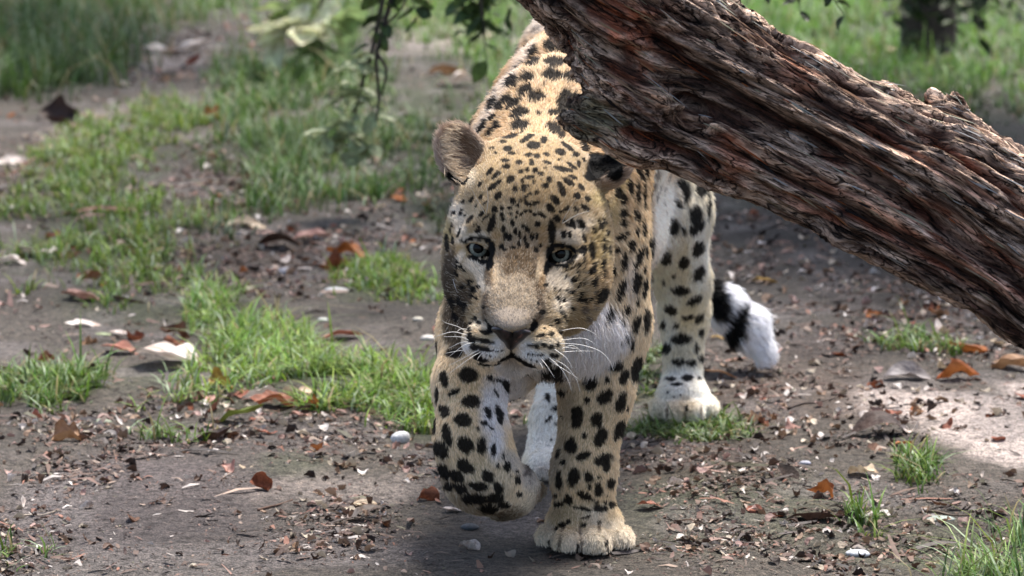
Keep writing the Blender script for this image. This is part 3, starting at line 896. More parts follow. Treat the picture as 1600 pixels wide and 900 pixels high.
for ln in WH.split('\n'):
    hd, pt = ln.split('|')
    ox, oy, d0, d1 = map(float, hd.split())
    q = [tuple(map(float, s.split())) for s in pt.split(';')]
    n = len(q)
    r0 = hit(ox + q[0][0] / 7.5, oy + q[0][1] / 7.5)
    pts = [P(ox + x / 7.5, oy + y / 7.5, d0 + (d1 - d0) * i / (n - 1)) for i, (x, y) in enumerate(q)]
    if r0 is not None:
        sh = (r0[0] - pts[0])[1] + 0.001
        pts = [P(ox + x / 7.5, oy + y / 7.5, d0 + sh + (d1 - d0) * i / (n - 1) - 0.006 * min(i, 1)) for i, (x, y) in enumerate(q)]
    c = catmull(pts, 6)
    V, F = tube(c, np.linspace(0.00042, 0.00012, len(c)), 4)
    mesh_from('whisker', V, F, wm, leopard)

# ================================================================== FALLEN TRUNK
def log():
    L = []
    def c(a, b, ra, rb, k=20): L.append(Cone(P(*a), P(*b), ra * MM, rb * MM, k * MM, 'w'))
    # two lobes of the twisted trunk, from the upper left to the ground far right
    c((640, -330, 3.66), (968, 8, 3.70), 70, 66)
    c((968, 8, 3.70), (1225, 172, 3.72), 66, 60)
    c((1225, 172, 3.72), (1470, 288, 3.72), 60, 62)
    c((1470, 288, 3.72), (1720, 440, 3.70), 62, 66)
    c((1720, 440, 3.70), (2150, 780, 3.68), 66, 80)
    c((2150, 800, 3.68), (2420, 1010, 3.66), 88, 96)
    c((1075, 50, 3.735), (1300, 165, 3.76), 32, 32, 14)
    c((1300, 165, 3.76), (1560, 290, 3.77), 32, 34, 14)
    c((1560, 290, 3.77), (1800, 450, 3.77), 34, 44, 14)
    # lower lobe with its torn stub
    c((908, 182, 3.665), (1000, 205, 3.675), 14, 27, 10)
    c((1000, 203, 3.675), (1120, 230, 3.68), 26, 33, 18)
    c((1120, 230, 3.68), (1330, 330, 3.68), 33, 30, 16)
    c((1330, 330, 3.68), (1600, 462, 3.68), 30, 36, 16)
    c((1600, 462, 3.68), (2150, 850, 3.68), 36, 56, 16)
    c((945, 90, 3.68), (1010, 170, 3.67), 34, 34, 16)
    c((890, 176, 3.665), (915, 186, 3.665), 9, 16, 8)
    c((915, 172, 3.67), (990, 150, 3.68), 15, 30, 14)
    # knots along the top edge
    c((1335, 182, 3.74), (1388, 150, 3.725), 22, 10, 8)
    c((1400, 205, 3.735), (1412, 164, 3.73), 14, 5, 5)
    c((1560, 320, 3.735), (1474, 184, 3.735), 38, 18, 10)
    c((1478, 192, 3.735), (1456, 156, 3.73), 13, 6, 4)
    c((1478, 192, 3.735), (1496, 158, 3.735), 13, 8, 4)
    c((1500, 210, 3.745), (1640, 330, 3.76), 16, 30, 14)
    lo = np.min([p.box()[0] for p in L], 0) - 0.02
    hi = np.max([p.box()[1] for p in L], 0) + 0.02
    V, F, N = nets(L, lo, hi, 0.0034, 1)
    # two rounds of smoothing-free refinement: split every quad into four
    def split(V, F, N):
        e = np.concatenate([np.sort(F[:, [i, (i + 1) % 4]], 1) for i in range(4)])
        key, inv = np.unique(e[:, 0] * len(V) + e[:, 1], return_inverse=True)
        ea, eb = key // len(V), key % len(V)
        n0 = len(V); n1 = n0 + len(key); q = len(F)
        mid = inv.reshape(4, q).T + n0
        cen = np.arange(q) + n1
        V2 = np.concatenate([V, (V[ea] + V[eb]) / 2, V[F].mean(1)])
        N2 = nrm(np.concatenate([N, N[ea] + N[eb], N[F].sum(1)]))
        F2 = np.concatenate([np.stack([F[:, i], mid[:, i], cen, mid[:, (i - 1) % 4]], 1) for i in range(4)])
        return V2, F2, N2
    vis = None
    V, F, N = split(V, F, N)
    # grain coordinates: along the trunk, and around it with a slow twist
    a0, a1 = P(985, -10, 3.70), P(1720, 455, 3.70)
    ax = nrm(a1 - a0)
    s = (V - a0) @ ax
    up = nrm(np.cross(ax, FWD)); up = up if up[2] > 0 else -up
    ot = np.cross(ax, up)
    h, w = (V - a0) @ up, (V - a0) @ ot
    # near the stub the grain bends down and outwards
    tw = 0.10 * s
    h2 = h - tw * 0.6 + 0.02 * vnoise(np.stack([s * 3, h * 4, w * 4], 1))
    wob = 0.006 * vnoise(np.stack([s * 7, h * 9, w * 9], 1)) + 0.003 * vnoise(np.stack([s * 16 + 7, h * 30, w * 30], 1))
    h2 = h2 + wob
    gx = np.stack([s * 2.0, h2 * 22, w * 22], 1)
    deep = 1 - np.abs(fbm(gx, 2, 0.5)) * 2.6
    deep = smooth01(0.62, 1.0, deep)
    g2 = np.stack([s * 8 + 3, h2 * 75, w * 75], 1)
    fib = np.clip(1 - np.abs(fbm(g2, 3, 0.6)) * 3.0, -0.4, 1)
    g3 = np.stack([s * 22, h2 * 230, w * 230], 1)
    fine = fbm(g3, 2)
    flake = fbm(np.stack([s * 20, h2 * 75, w * 75], 1), 3)
    step = np.where(flake > 0.12, 1.0, 0.0) * smooth01(0.12, 0.2, flake)
    broad = fbm(np.stack([s * 1.6 + 5, h2 * 9, w * 9], 1), 2)
    g4 = np.stack([s * 13 + 30, h2 * 140, w * 140], 1)
    rid = np.clip(1 - np.abs(fbm(g4, 2, 0.6)) * 3.4, -0.6, 1)
    # the long dark furrows between the lobes
    tb = BVHTree.FromPolygons([tuple(v) for v in V], [tuple(f) for f in F[:len(F)].tolist()])
    furrow = np.zeros(len(V))
    wb = 0.006 * fbm(np.stack([s * 9, h * 12, w * 12], 1), 2)
    for line, wd_, dp_ in (([(985, 5), (1040, 70), (1100, 122), (1196, 182), (1328, 254), (1460, 344), (1600, 446), (1700, 520)], 0.011, 1.0),
                           ([(1016, -20), (1112, 62), (1220, 118), (1330, 180), (1450, 255), (1580, 330)], 0.007, 0.7),
                           ([(940, 96), (1010, 160), (1100, 205), (1210, 262), (1330, 320), (1460, 400), (1600, 490)], 0.009, 0.9),
                           ([(930, 200), (1010, 222), (1110, 258), (1210, 305), (1330, 362)], 0.006, 0.7),
                           ([(1000, 110), (1090, 165), (1190, 215), (1300, 275)], 0.005, 0.5),
                           ([(1380, 165), (1470, 225), (1560, 290), (1660, 370)], 0.006, 0.6)):
        pl = []
        for (px, py) in catmull([(a_, b_, 0) for a_, b_ in line], 8)[:, :2]:
            d_ = ray_dir(px, py); d_ = d_ / np.linalg.norm(d_)
            lo_, _, _, _ = tb.ray_cast(Vector(CAM), Vector(d_))
            if lo_ is not None: pl.append(np.array(lo_))
        pl = np.array(pl)
        sl = pl @ ax; o_ = np.argsort(sl); sv = V @ ax
        ctr = np.stack([np.interp(sv, sl[o_], pl[o_][:, k_]) for k_ in range(3)], 1)
        off_ = V - ctr; off_ = off_ - (off_ @ ax)[:, None] * ax
        dd_ = np.abs(np.linalg.norm(off_, axis=1) + wb)
        ends = smooth01(sl.min() - .01, sl.min() + .05, sv) * (1 - smooth01(sl.max() - .05, sl.max() + .01, sv))
        furrow = np.maximum(furrow, np.exp(-(dd_ / wd_) ** 2) * ends * dp_)
    disp = -0.017 * furrow - 0.0085 * deep + 0.0045 * fib + 0.0034 * rid + 0.0015 * fine + 0.0018 * step + 0.005 * broad - 0.001
    V = V + N * disp[:, None]
    # colour: silver-brown weathered ridges, rust-red inner wood in the furrows, darker damp streaks
    ridge = smooth01(-0.1, 1.5, fib + 0.9 * rid)[:, None]
    c = srgb(84, 60, 50) * (1 - ridge) + srgb(214, 188, 168) * ridge
    red = smooth01(0.15, 0.6, fbm(np.stack([s * 2.5 + 9, h2 * 18, w * 18], 1), 2) + 0.5 * deep - 0.25)[:, None]
    red *= 0.42
    c = c * (1 - red * 0.7) + srgb(170, 96, 66) * red * 0.7
    dk = smooth01(0.1, 0.5, fbm(np.stack([s * 4 + 2, h2 * 30, w * 30], 1), 2))[:, None]
    c = c * (1 - dk * 0.4) + srgb(70, 60, 62) * dk * 0.4
    c = c * (1 - 0.6 * deep[:, None]) + srgb(40, 26, 22) * 0.6 * deep[:, None]
    wh = smooth01(0.32, 0.6, fbm(np.stack([s * 22, h2 * 120, w * 120], 1), 2) + 0.1 * fib)[:, None] * 0.6
    c = c * (1 - wh) + srgb(222, 200, 184) * wh
    fr = smooth01(0.25, 0.9, furrow)[:, None]
    c = c * (1 - fr * 0.75) + srgb(64, 34, 26) * fr * 0.75
    side = (smooth01(0.06, 0.25, furrow) * (1 - smooth01(0.4, 0.7, furrow)) * smooth01(-0.1, 0.4, vnoise(np.stack([s * 6, h * 8, w * 8], 1))))[:, None]
    c = c * (1 - side * 0.38) + srgb(176, 98, 68) * side * 0.38
    c = c * 0.86
    def spot(px, py, D, r, colr, op=1):
        nonlocal c
        d = np.linalg.norm(V - P(px, py, D), axis=1) / r
        m = (smooth01(1.2, 0.5, d + 0.5 * vnoise(V * 90)) * op)[:, None]
        c = c * (1 - m) + srgb(*colr) * m
    spot(1330, 165, 3.72, 0.022, (190, 80, 50), .9); spot(1290, 145, 3.72, 0.014, (196, 92, 60), .8)
    spot(1000, 62, 3.63, 0.035, (168, 96, 66), .5); spot(960, 20, 3.63, 0.035, (168, 96, 66), .4)
    spot(910, 185, 3.655, 0.03, (128, 122, 104), .7); spot(940, 200, 3.65, 0.03, (120, 118, 98), .6)
    spot(1150, 250, 3.65, 0.03, (150, 86, 60), .5); spot(1240, 110, 3.66, 0.03, (160, 90, 62), .4)
    m = NT('bark')
    colr = m.attr('col')
    ga = m.n('ShaderNodeAttribute'); ga.attribute_name = 'grain'
    co = ga.outputs['Vector']
    f1 = m.noise(1.0, 5, 0.7, co, (48, 330, 330))
    f2 = m.noise(1.0, 4, 0.65, co, (18, 110, 110))
    f3 = m.noise(1.0, 3, 0.6, co, (90, 200, 200))
    var = m.ramp(f1, [(0.38, (0.55, 0.52, 0.50)), (0.48, (0.95, 0.93, 0.91)), (0.56, (1.5, 1.45, 1.4))])
    var2 = m.ramp(f2, [(0.40, (0.75, 0.72, 0.70)), (0.5, (1.05, 1.03, 1.0)), (0.60, (1.5, 1.45, 1.4))])
    cc = m.mix(m.mix(colr, var, 1.0, 'MULTIPLY'), var2, 1.0, 'MULTIPLY')
    def cracks(f, a, b_):
        s1 = m.n('ShaderNodeMath', operation='SUBTRACT'); m.l(f, s1.inputs[0]); s1.inputs[1].default_value = 0.5
        s2 = m.n('ShaderNodeMath', operation='ABSOLUTE'); m.l(s1.outputs[0], s2.inputs[0])
        s3 = m.n('ShaderNodeMapRange'); m.l(s2.outputs[0], s3.inputs['Value'])
        s3.inputs['From Min'].default_value = a; s3.inputs['From Max'].default_value = b_
        return s3.outputs['Result']
    k1 = cracks(m.noise(1.0, 3, 0.6, co, (13, 120, 120)), 0.002, 0.020)
    k2 = cracks(m.noise(1.0, 2, 0.6, co, (28, 300, 300)), 0.0, 0.028)
    k3 = cracks(m.noise(1.0, 2, 0.6, co, (6, 60, 60)), 0.002, 0.014)
    for kk_, lo_ in ((k1, 0.16), (k2, 0.45), (k3, 0.12)):
        cc = m.mix(cc, m.ramp(kk_, [(0.0, (lo_, lo_ * .85, lo_ * .8)), (1.0, (1, 1, 1))]), 1.0, 'MULTIPLY')
    nb = m.bump(f2, 0.7, 0.007)
    nb = m.bump(k3, 1.0, 0.005, nb)
    nb = m.bump(k1, 1.0, 0.004, nb)
    nb = m.bump(k2, 0.7, 0.0015, nb)
    nb = m.bump(f3, 0.6, 0.003, nb)
    nb = m.bump(f1, 1.0, 0.004, nb)
    m.out(cc, 0.8, nb, 0.25)
    trunk = mesh_from('fallen_log', V, F, m.m, cols=c)
    ga_ = trunk.data.attributes.new('grain', 'FLOAT_VECTOR', 'POINT')
    ga_.data.foreach_set('vector', np.stack([s, h2, w], 1).astype(np.float32).ravel())
    tag(trunk, 'weathered reddish brown trunk with deep furrows leaning across the upper right', 'log')
    # pale sawn twig end on the top edge
    a, b = P(1392, 172, 3.725), P(1390, 148, 3.72)
    d = nrm(np.array([0.62, -0.72, 0.10]))
    ctr = P(1394, 152, 3.712)
    V1, F1 = tube([ctr - d * 0.03, ctr - d * 0.004, ctr], [0.010, 0.009, 0.0085], 14)
    V1 = [v + (ctr - v) * 0 for v in V1]
    st = mesh_from('cut_twig', V1, F1, m.m, trunk, cols=np.tile(srgb(120, 100, 86), (len(V1), 1)))
    V2, F2 = tube([ctr, ctr + d * 0.0015], [0.0088, 0.0084], 14)
    sw_ = NT('sawn_wood'); rings = sw_.noise(400, 3)
    sw_.out(sw_.ramp(rings, [(0.3, tuple(srgb(214, 204, 186))), (0.7, tuple(srgb(240, 232, 220)))]), 0.7)
    mesh_from('cut_face', V2, F2, sw_.m, st, smooth=False)
    # thin lifting strips of bark fibre, all along the grain
    r = np.random.default_rng(22)
    gsa = np.stack([s, h2, w], 1)
    pk = r.integers(0, len(V), 6000)
    pk = pk[(N[pk] @ nrm(CAM - V[pk].mean(0))) > -0.3]
    n_ = len(pk)
    tn = ax - N[pk] * (N[pk] @ ax)[:, None] + 0.06 * r.normal(size=(n_, 3)); tn = nrm(tn - N[pk] * (tn * N[pk]).sum(1, keepdims=True))
    bt = np.cross(tn, N[pk])
    ln = r.lognormal(math.log(0.020), 0.55, (n_, 1)); wd = r.uniform(0.00025, 0.0009, (n_, 1)) * (1 + (r.random((n_, 1)) < .08))
    lf = r.uniform(0.0002, 0.0016, (n_, 1))
    o = V[pk] - N[pk] * 0.0004
    S_ = []
    for t_, ww, up_ in ((0, .5, 0), (.33, 1, .7), (.7, .9, 1), (1, .15, .9)):
        m_ = o + tn * ln * (t_ - .4) + N[pk] * (lf * up_ + 0.0006)
        S_ += [m_ - bt * wd * ww, m_ + bt * wd * ww]
    S_ = np.stack(S_, 1)
    kk = np.arange(n_)[:, None] * 8
    FS = np.concatenate([kk + np.array(q) for q in ((0, 1, 3, 2), (2, 3, 5, 4), (4, 5, 7, 6))])
    tone = c[pk] * r.choice([0.35, 0.7, 1.1, 1.6, 2.1], (n_, 1), p=[.30, .28, .24, .14, .04]) + np.array([.01, .008, .007])
    rust = r.random(n_) < 0.06
    tone[rust] = srgb(172, 98, 66) * r.uniform(.5, 1, (rust.sum(), 1))
    bf = NT('bark_fibre')
    bs = mesh_from('bark_strips', S_.reshape(-1, 3), FS, bf.out(bf.attr('col'), 0.95, spec=0.05), trunk, smooth=False, cols=np.clip(np.repeat(tone, 8, 0) * np.array([1, .86, .74]), 0, .26))
    bs['kind'] = 'stuff'
    0 and ('vector', (np.repeat(gsa[pk], 8, 0) + np.tile(np.array([[0, j * .002, 0] for j in range(8)]), (n_, 1))).astype(np.float32).ravel())
    # splinters and loose bark slivers along the grain
    r = np.random.default_rng(21)
    VV, FF, CC = [], [], []
    pick = r.integers(0, len(V), 120)
    for i in pick:
        if N[i] @ nrm(CAM - V[i]) < 0.1: continue
        ln = r.uniform(0.008, 0.03); wd = r.uniform(0.0008, 0.0022)
        t = nrm(ax + 0.25 * r.normal(size=3) + N[i] * r.uniform(0.0, 0.25)); t = t - N[i] * (t @ N[i]) * 0.6
        bt = nrm(np.cross(t, N[i]))
        k = len(VV); o = V[i] - N[i] * 0.0006
        VV += [o - bt * wd, o + bt * wd, o + t * ln + N[i] * r.uniform(0.0, 0.004), o + t * ln * 0.5 + N[i] * 0.002 - bt * wd, o + t * ln * 0.5 + N[i] * 0.002 + bt * wd]
        FF += [(k, k + 1, k + 4, k + 3), (k + 3, k + 4, k + 2)]
        cl = srgb(*[(196, 176, 156), (120, 90, 76), (160, 100, 70)][r.integers(3)]); CC += [cl] * 5
    sp = mesh_from('splinters', VV, FF, m.m, trunk, smooth=False, cols=np.array(CC)); sp['kind'] = 'stuff'
    return trunk
log()

# ================================================================== GROUND
def proj(X, Y, Z=0.0):
    q = np.stack([X, Y, np.zeros_like(X) + Z], -1) - CAM
    z = q @ FWD
    z = np.where(z > 0.05, z, 0.05)
    return 800 + FPX * (q @ RIGHT) / z, 450 - FPX * (q @ UP) / z

class Zones:
    """soft elliptic patches of the ground, measured where they lie"""
    def __init__(s, L):
        s.it = []
        for z in L:
            px, py, a, b = z[:4]
            c = G(px, py); X0, Y0 = c[0], c[1]
            # both ends on the ground give the patch its real depth
            yn, yf = G(px, py + b)[1], G(px, max(py - b, -230))[1]
            sx = a * math.hypot(Y0, CAM_H) / FPX
            s.it.append((X0, (yn + yf) / 2, sx, (yf - yn) / 2, z[4:] or (1.0,)))
    def val(s, X, Y, soft=0.45, wob=0.35, f=3.0):
        out = np.zeros_like(X)
        p = np.stack([X * f * 2, Y * f, 0 * X], -1)
        n = fbm(p.reshape(-1, 3), 3).reshape(X.shape) * wob * 2
        for (x, y, a, b, e) in s.it:
            v = np.sqrt(((X - x) / a) ** 2 + ((Y - y) / b) ** 2) + n
            out = np.maximum(out, smooth01(1 + soft, 1 - soft, v) * e[0])
        return out

PAWS = [(P(913, 850, 4.07)[0], 4.07), (P(1068, 640, 4.92)[0], 4.92), (P(850, 735, 4.53)[0], 4.53)]
def gh(X, Y):
    sh = X.shape
    p = np.stack([X, Y, 0 * X], -1).reshape(-1, 3)
    h = 0.012 * vnoise(p * 1.7) + 0.007 * vnoise(p * 5 + 3) + 0.0045 * fbm(p * 17, 3)
    near = p[:, 1] < 7
    h2 = np.zeros(len(p)); h2[near] = 0.0028 * fbm(p[near] * 60, 2)
    h = (h + h2).reshape(sh)
    k = np.ones(sh)
    for (x, y) in PAWS:
        k = np.minimum(k, smooth01(0.05, 0.22, np.hypot(X - x, Y - y)))
    return h * k - 0.002 * (1 - k)

Z_PALE = Zones([(1490, 645, 150, 26, 1), (1560, 700, 110, 34, 1), (1600, 620, 60, 20, .8), (680, 60, 70, 24, .6), (280, 90, 70, 22, .5), (130, 190, 60, 20, .3), (560, 770, 130, 20, .25), (640, 755, 60, 16, .25)])  # pale sand; the sunlit patch at right is put into its colour
Z_MOSS = Zones([(200, 470, 120, 40, .5), (420, 520, 90, 24, .5), (1150, 800, 220, 60, .45), (240, 590, 120, 30, .4), (700, 330, 60, 40, .6), (1290, 200, 100, 40, .7), (600, 200, 120, 90, .7), (650, 455, 110, 30, .4), (460, 740, 60, 20, .4), (1450, 850, 150, 40, .5)])
Z_PURP = Zones([(250, 800, 260, 70, 1), (500, 860, 160, 40, .8), (120, 200, 120, 30, .6), (430, 700, 130, 30, .5), (1300, 550, 130, 30, .5)])
Z_DARK = Zones([(1300, 400, 210, 130, 1), (1500, 420, 150, 100, 1), (1500, 260, 150, 70, .8), (40, 870, 70, 40, .7), (1100, 730, 120, 40, .5), (680, 270, 80, 60, .8)])  # shade under trees, shrubs and trunk put into the soil colour
Z_WARM = Zones([(1150, 640, 120, 50, .7), (330, 320, 120, 50, .5), (430, 400, 130, 40, .5), (1260, 600, 200, 60, .6), (1100, 730, 120, 50, .5), (20, 260, 70, 60, .6), (1500, 470, 100, 80, .5)])

GRASS = [  # name, label, zones, height, blades, tone (linear), droop
 ('tall_grass', 'tall dark green grass at the top left bank', [(60, 60, 150, 70, 1), (110, 110, 90, 40, 1), (30, 130, 70, 30, 1)], .20, 5200, (0.07, 0.125, 0.03), .6),
 ('grass_strip', 'patchy light green grass strip along the left of the path', [(235, 190, 90, 26, .9), (170, 240, 90, 30, 1), (110, 310, 95, 45, 1), (170, 380, 110, 50, 1), (215, 440, 70, 36, .8), (40, 330, 60, 30, .7), (190, 470, 60, 20, .4)], .040, 8000, (0.15, 0.215, 0.045), .7),
 ('long_grass', 'long soft green grass behind the path in the middle', [(450, 140, 95, 40, 1), (460, 240, 100, 46, 1), (540, 230, 80, 60, .7), (440, 310, 70, 26, .8), (550, 310, 90, 24, .6), (640, 290, 60, 30, .3)], .075, 8500, (0.085, 0.150, 0.036), .6),
 ('grass_tuft', 'bright green grass tufts growing beside the path', [(370, 545, 60, 34, 1), (440, 580, 80, 34, 1), (540, 612, 80, 28, 1), (620, 640, 60, 30, 1), (650, 670, 40, 20, .8), (330, 490, 30, 26, .8), (320, 470, 24, 16, .6), (400, 600, 90, 30, .7)], .045, 7000, (0.19, 0.28, 0.065), .9),
 ('low_grass', 'low green clump beside the reddish crumpled leaf', [(600, 430, 60, 26, 1), (650, 455, 60, 16, .9), (580, 455, 50, 14, .6)], .03, 2000, (0.17, 0.25, 0.04), .8),
 ('paw_grass', 'flattened green grass around the far hind paw', [(1070, 668, 110, 20, 1), (1030, 650, 50, 22, 1), (1130, 665, 60, 18, .8), (1020, 600, 24, 50, .5)], .024, 2600, (0.085, 0.13, 0.03), 1.2),
 ('lawn', 'blurred bright green lawn beyond the fallen trunk', [(1250, 40, 260, 60, 1), (1400, 110, 200, 45, 1), (1560, 60, 140, 60, .8), (1560, 140, 90, 30, .6), (1180, 90, 120, 50, .9), (1350, 180, 160, 40, .4)], .085, 14000, (0.15, 0.27, 0.055), .6),
 ('sparse_grass', 'sparse small grass tufts on the soil', [(1432, 556, 56, 18, .9), (1425, 742, 30, 20, 1), (1356, 812, 18, 16, .7), (1440, 740, 24, 14, .8), (70, 615, 56, 22, .9), (40, 650, 30, 12, .4), (240, 700, 60, 12, .4), (30, 860, 60, 30, .3), (1110, 880, 14, 8, .6), (820, 660, 60, 14, .4)], .042, 2300, (0.13, 0.20, 0.05), .7),
 ('corner_grass', 'pale green curling grass in the lower right corner', [(1550, 905, 70, 32, 1), (1600, 850, 30, 30, .5)], .075, 420, (0.19, 0.27, 0.10), .7),
 ('far_grass', 'blurred green undergrowth at the top behind the back', [(640, 25, 220, 40, 1), (780, 90, 60, 60, .8), (330, 15, 60, 26, 1), (560, 110, 60, 40, .5), (430, 40, 60, 40, .5), (850, 40, 200, 60, .8), (1000, 60, 200, 100, .8)], .10, 8500, (0.15, 0.25, 0.065), .6),
 ('mossy_grass', 'thin mossy grass on the shaded ground', [(640, 230, 110, 70, .5), (700, 330, 50, 30, .5), (1500, 190, 120, 40, .6), (330, 380, 60, 20, .3), (1290, 230, 120, 30, .5)], .035, 4000, (0.05, 0.07, 0.025), .7),
]
Z_TURF = Zones([(q[0], q[1], q[2] * 1.1, q[3] * 1.1, (q[4] if len(q) > 4 else 1) * 0.8) for g_ in GRASS if g_[0] != 'sparse_grass' for q in g_[2]])
def axis_lines(lo, hi, fine, grow, far):
    xs = list(np.arange(lo, hi, fine))
    a, st = hi, fine
    while a < far:
        xs.append(a); st *= grow; a += st
    a, st = lo - fine, fine
    left = []
    while a > -far:
        left.append(a); st *= grow; a -= st
    return np.array(left[::-1] + xs)
gx_ = axis_lines(-0.80, 0.85, 0.010, 1.035, 400)
gy_ = [-60, -20, -8, -3, -1, 0, 0.8, 1.5, 2.0, 2.5, 2.9]
y = 3.2
while y < 450:
    gy_.append(y); y += 0.010 if y < 5.5 else 0.010 * (y / 5.5) ** 2.1
gy_ = np.array(gy_)
GX, GY = np.meshgrid(gx_, gy_)
GZ = gh(GX, GY)
nx, ny = len(gx_), len(gy_)
ii = np.arange(nx * ny).reshape(ny, nx)
GF = np.stack([ii[:-1, :-1], ii[:-1, 1:], ii[1:, 1:], ii[1:, :-1]], -1).reshape(-1, 4)
fl = np.stack([GX, GY, GZ], -1).reshape(-1, 3)
def blend(c, k, m):
    m = np.asarray(m).reshape(-1, 1)
    return c * (1 - m) + np.array(k) * m
gc = np.tile(np.array((0.114, 0.100, 0.088)), (len(fl), 1))
gc = blend(gc, (0.128, 0.108, 0.116), Z_PURP.val(GX, GY) * 0.7)
gc = blend(gc, (0.125, 0.086, 0.070), Z_WARM.val(GX, GY) * 0.7)
gc = blend(gc, (0.075, 0.098, 0.050), Z_MOSS.val(GX, GY) * 0.95)
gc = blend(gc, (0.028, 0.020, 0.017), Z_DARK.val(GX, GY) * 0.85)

gc = gc * (1 + 0.55 * fbm(fl * np.array([5, 4, 1]), 4)[:, None])
gc = gc * np.array([0.76, 0.77, 0.74])
gc = blend(gc, (0.042, 0.058, 0.022), Z_TURF.val(GX, GY, 0.6, 0.6, 5) * 0.8)
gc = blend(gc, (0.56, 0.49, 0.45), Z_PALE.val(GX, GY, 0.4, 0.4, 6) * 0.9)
gc = blend(gc, (0.19, 0.175, 0.17), smooth01(0.15, 0.5, fbm(fl * np.array([9, 5, 1]) + 40, 3)) * 0.5)
m = NT('soil')
gc_n = m.attr('col')
co = m.n('ShaderNodeTexCoord').outputs['Object']
v1 = m.ramp(m.noise(90, 6, 0.7, co), [(0.34, (0.34, 0.31, 0.29)), (0.48, (0.95, 0.95, 0.95)), (0.66, (1.65, 1.58, 1.52))])
v2 = m.ramp(m.noise(420, 3, 0.6, co), [(0.38, (0.3, 0.27, 0.26)), (0.5, (1, 1, 1)), (0.62, (1.7, 1.6, 1.6))])
cc = m.mix(m.mix(gc_n, v1, 1.0, 'MULTIPLY'), v2, 0.8, 'MULTIPLY')
vo = m.n('ShaderNodeTexVoronoi'); vo.inputs['Scale'].default_value = 160; m.l(co, vo.inputs['Vector'])
b = m.bump(m.noise(45, 8, 0.7, co), 1.0, 0.022)
b = m.bump(vo.outputs['Distance'], 0.5, 0.003, b)
b = m.bump(m.noise(500, 3, 0.6, co), 0.6, 0.002, b)
m.out(cc, 0.85, b, 0.3)
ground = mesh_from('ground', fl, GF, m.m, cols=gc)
tag(ground, kind='structure')

# ------------------------------------------------------------------ leaf shapes
def leaf_shape(kind, r, curl=0.5):
    """unit leaf along +Y, about 1 long; returns V, F"""
    nu, nv = 7, 10
    V, F = [], []
    ph = r.uniform(0, 10)
    for j in range(nv + 1):
        v = j / nv
        if kind == 'lobed':
            w = 0.46 * math.sin(math.pi * min(1, v * 1.02)) ** 0.5 * (0.62 + 0.42 * abs(math.cos(v * math.pi * 2.6 + 0.4)))
        elif kind == 'narrow':
            w = 0.19 * math.sin(math.pi * v) ** 0.8
        elif kind == 'round':
            w = 0.42 * math.sin(math.pi * v) ** 0.55
        else:
            w = 0.31 * math.sin(math.pi * v) ** 0.75
        for i in range(nu + 1):
            u = i / nu * 2 - 1
            yy = v - 0.5
            if kind == 'lobed': yy += 0.16 * abs(u) * (1 - v) * 1.2 + 0.05 * math.sin(u * 9 + ph)
            V.append([u * w, yy, 0])
    V = np.array(V)
    for j in range(nv):
        for i in range(nu):
            a = j * (nu + 1) + i
            F.append((a, a + 1, a + nu + 2, a + nu + 1))
    x, y = V[:, 0].copy(), V[:, 1].copy()
    z = -0.05 * (1 - np.abs(x) * 4).clip(0)                                  # mid vein
    z = z + curl * (x ** 2 * r.uniform(0.6, 2.4) + y ** 2 * r.uniform(-0.9, 1.2))
    nz = np.stack([x * 4 + ph, y * 4, 0 * x], -1)
    z = z + curl * 0.22 * fbm(nz, 3)
    V[:, 2] = z
    V[:, 0] += curl * 0.06 * vnoise(nz + 9); V[:, 1] += curl * 0.06 * vnoise(nz + 19)
    if kind == 'crumpled':
        V = V + 0.20 * np.stack([vnoise(V * 4 + k * 13 + ph) for k in range(3)], -1)
        a = V[:, 0] * 5.0                                                     # rolled across
        V = np.stack([0.22 * np.sin(a), V[:, 1] * 0.8, 0.22 * (1 - np.cos(a)) + V[:, 2] * 0.6], -1)
    if kind == 'folded':
        V = np.stack([V[:, 0] * 0.55, V[:, 1], np.abs(V[:, 0]) * 1.3 + V[:, 2]], -1)
    if kind == 'arched':
        V = np.stack([V[:, 0], V[:, 1] * 0.9, V[:, 2] * 0.4 + 0.30 * (1 - (V[:, 1] * 2) ** 2) - 0.5 * V[:, 0] ** 2], -1)
    return V, np.array(F)

def leaf_mat(name, rough=0.6, trans=0.25):
    m = NT(name)
    base = m.attr('col')
    n1 = m.ramp(m.noise(14, 4, 0.6), [(0.32, (0.55, 0.5, 0.48)), (0.55, (1, 1, 1)), (0.7, (1.25, 1.2, 1.15))])
    c = m.mix(base, n1, 0.8, 'MULTIPLY')
    oi = m.n('ShaderNodeObjectInfo')
    m.out(c, rough, m.bump(m.noise(30, 3), 0.5, 0.02), 0.35)
    tr = m.n('ShaderNodeBsdfTranslucent'); m.l(c, tr.inputs['Color'])
    mx = m.n('ShaderNodeMixShader'); mx.inputs[0].default_value = trans
    m.l(m.b.outputs[0], mx.inputs[1]); m.l(tr.outputs[0], mx.inputs[2])
    out = [n for n in m.t.nodes if n.type == 'OUTPUT_MATERIAL'][0]
    m.l(mx.outputs[0], out.inputs['Surface'])
    return m.m
DRY = leaf_mat('dry_leaf', 0.65, 0.12)
GREEN = leaf_mat('green_leaf', 0.45, 0.3)

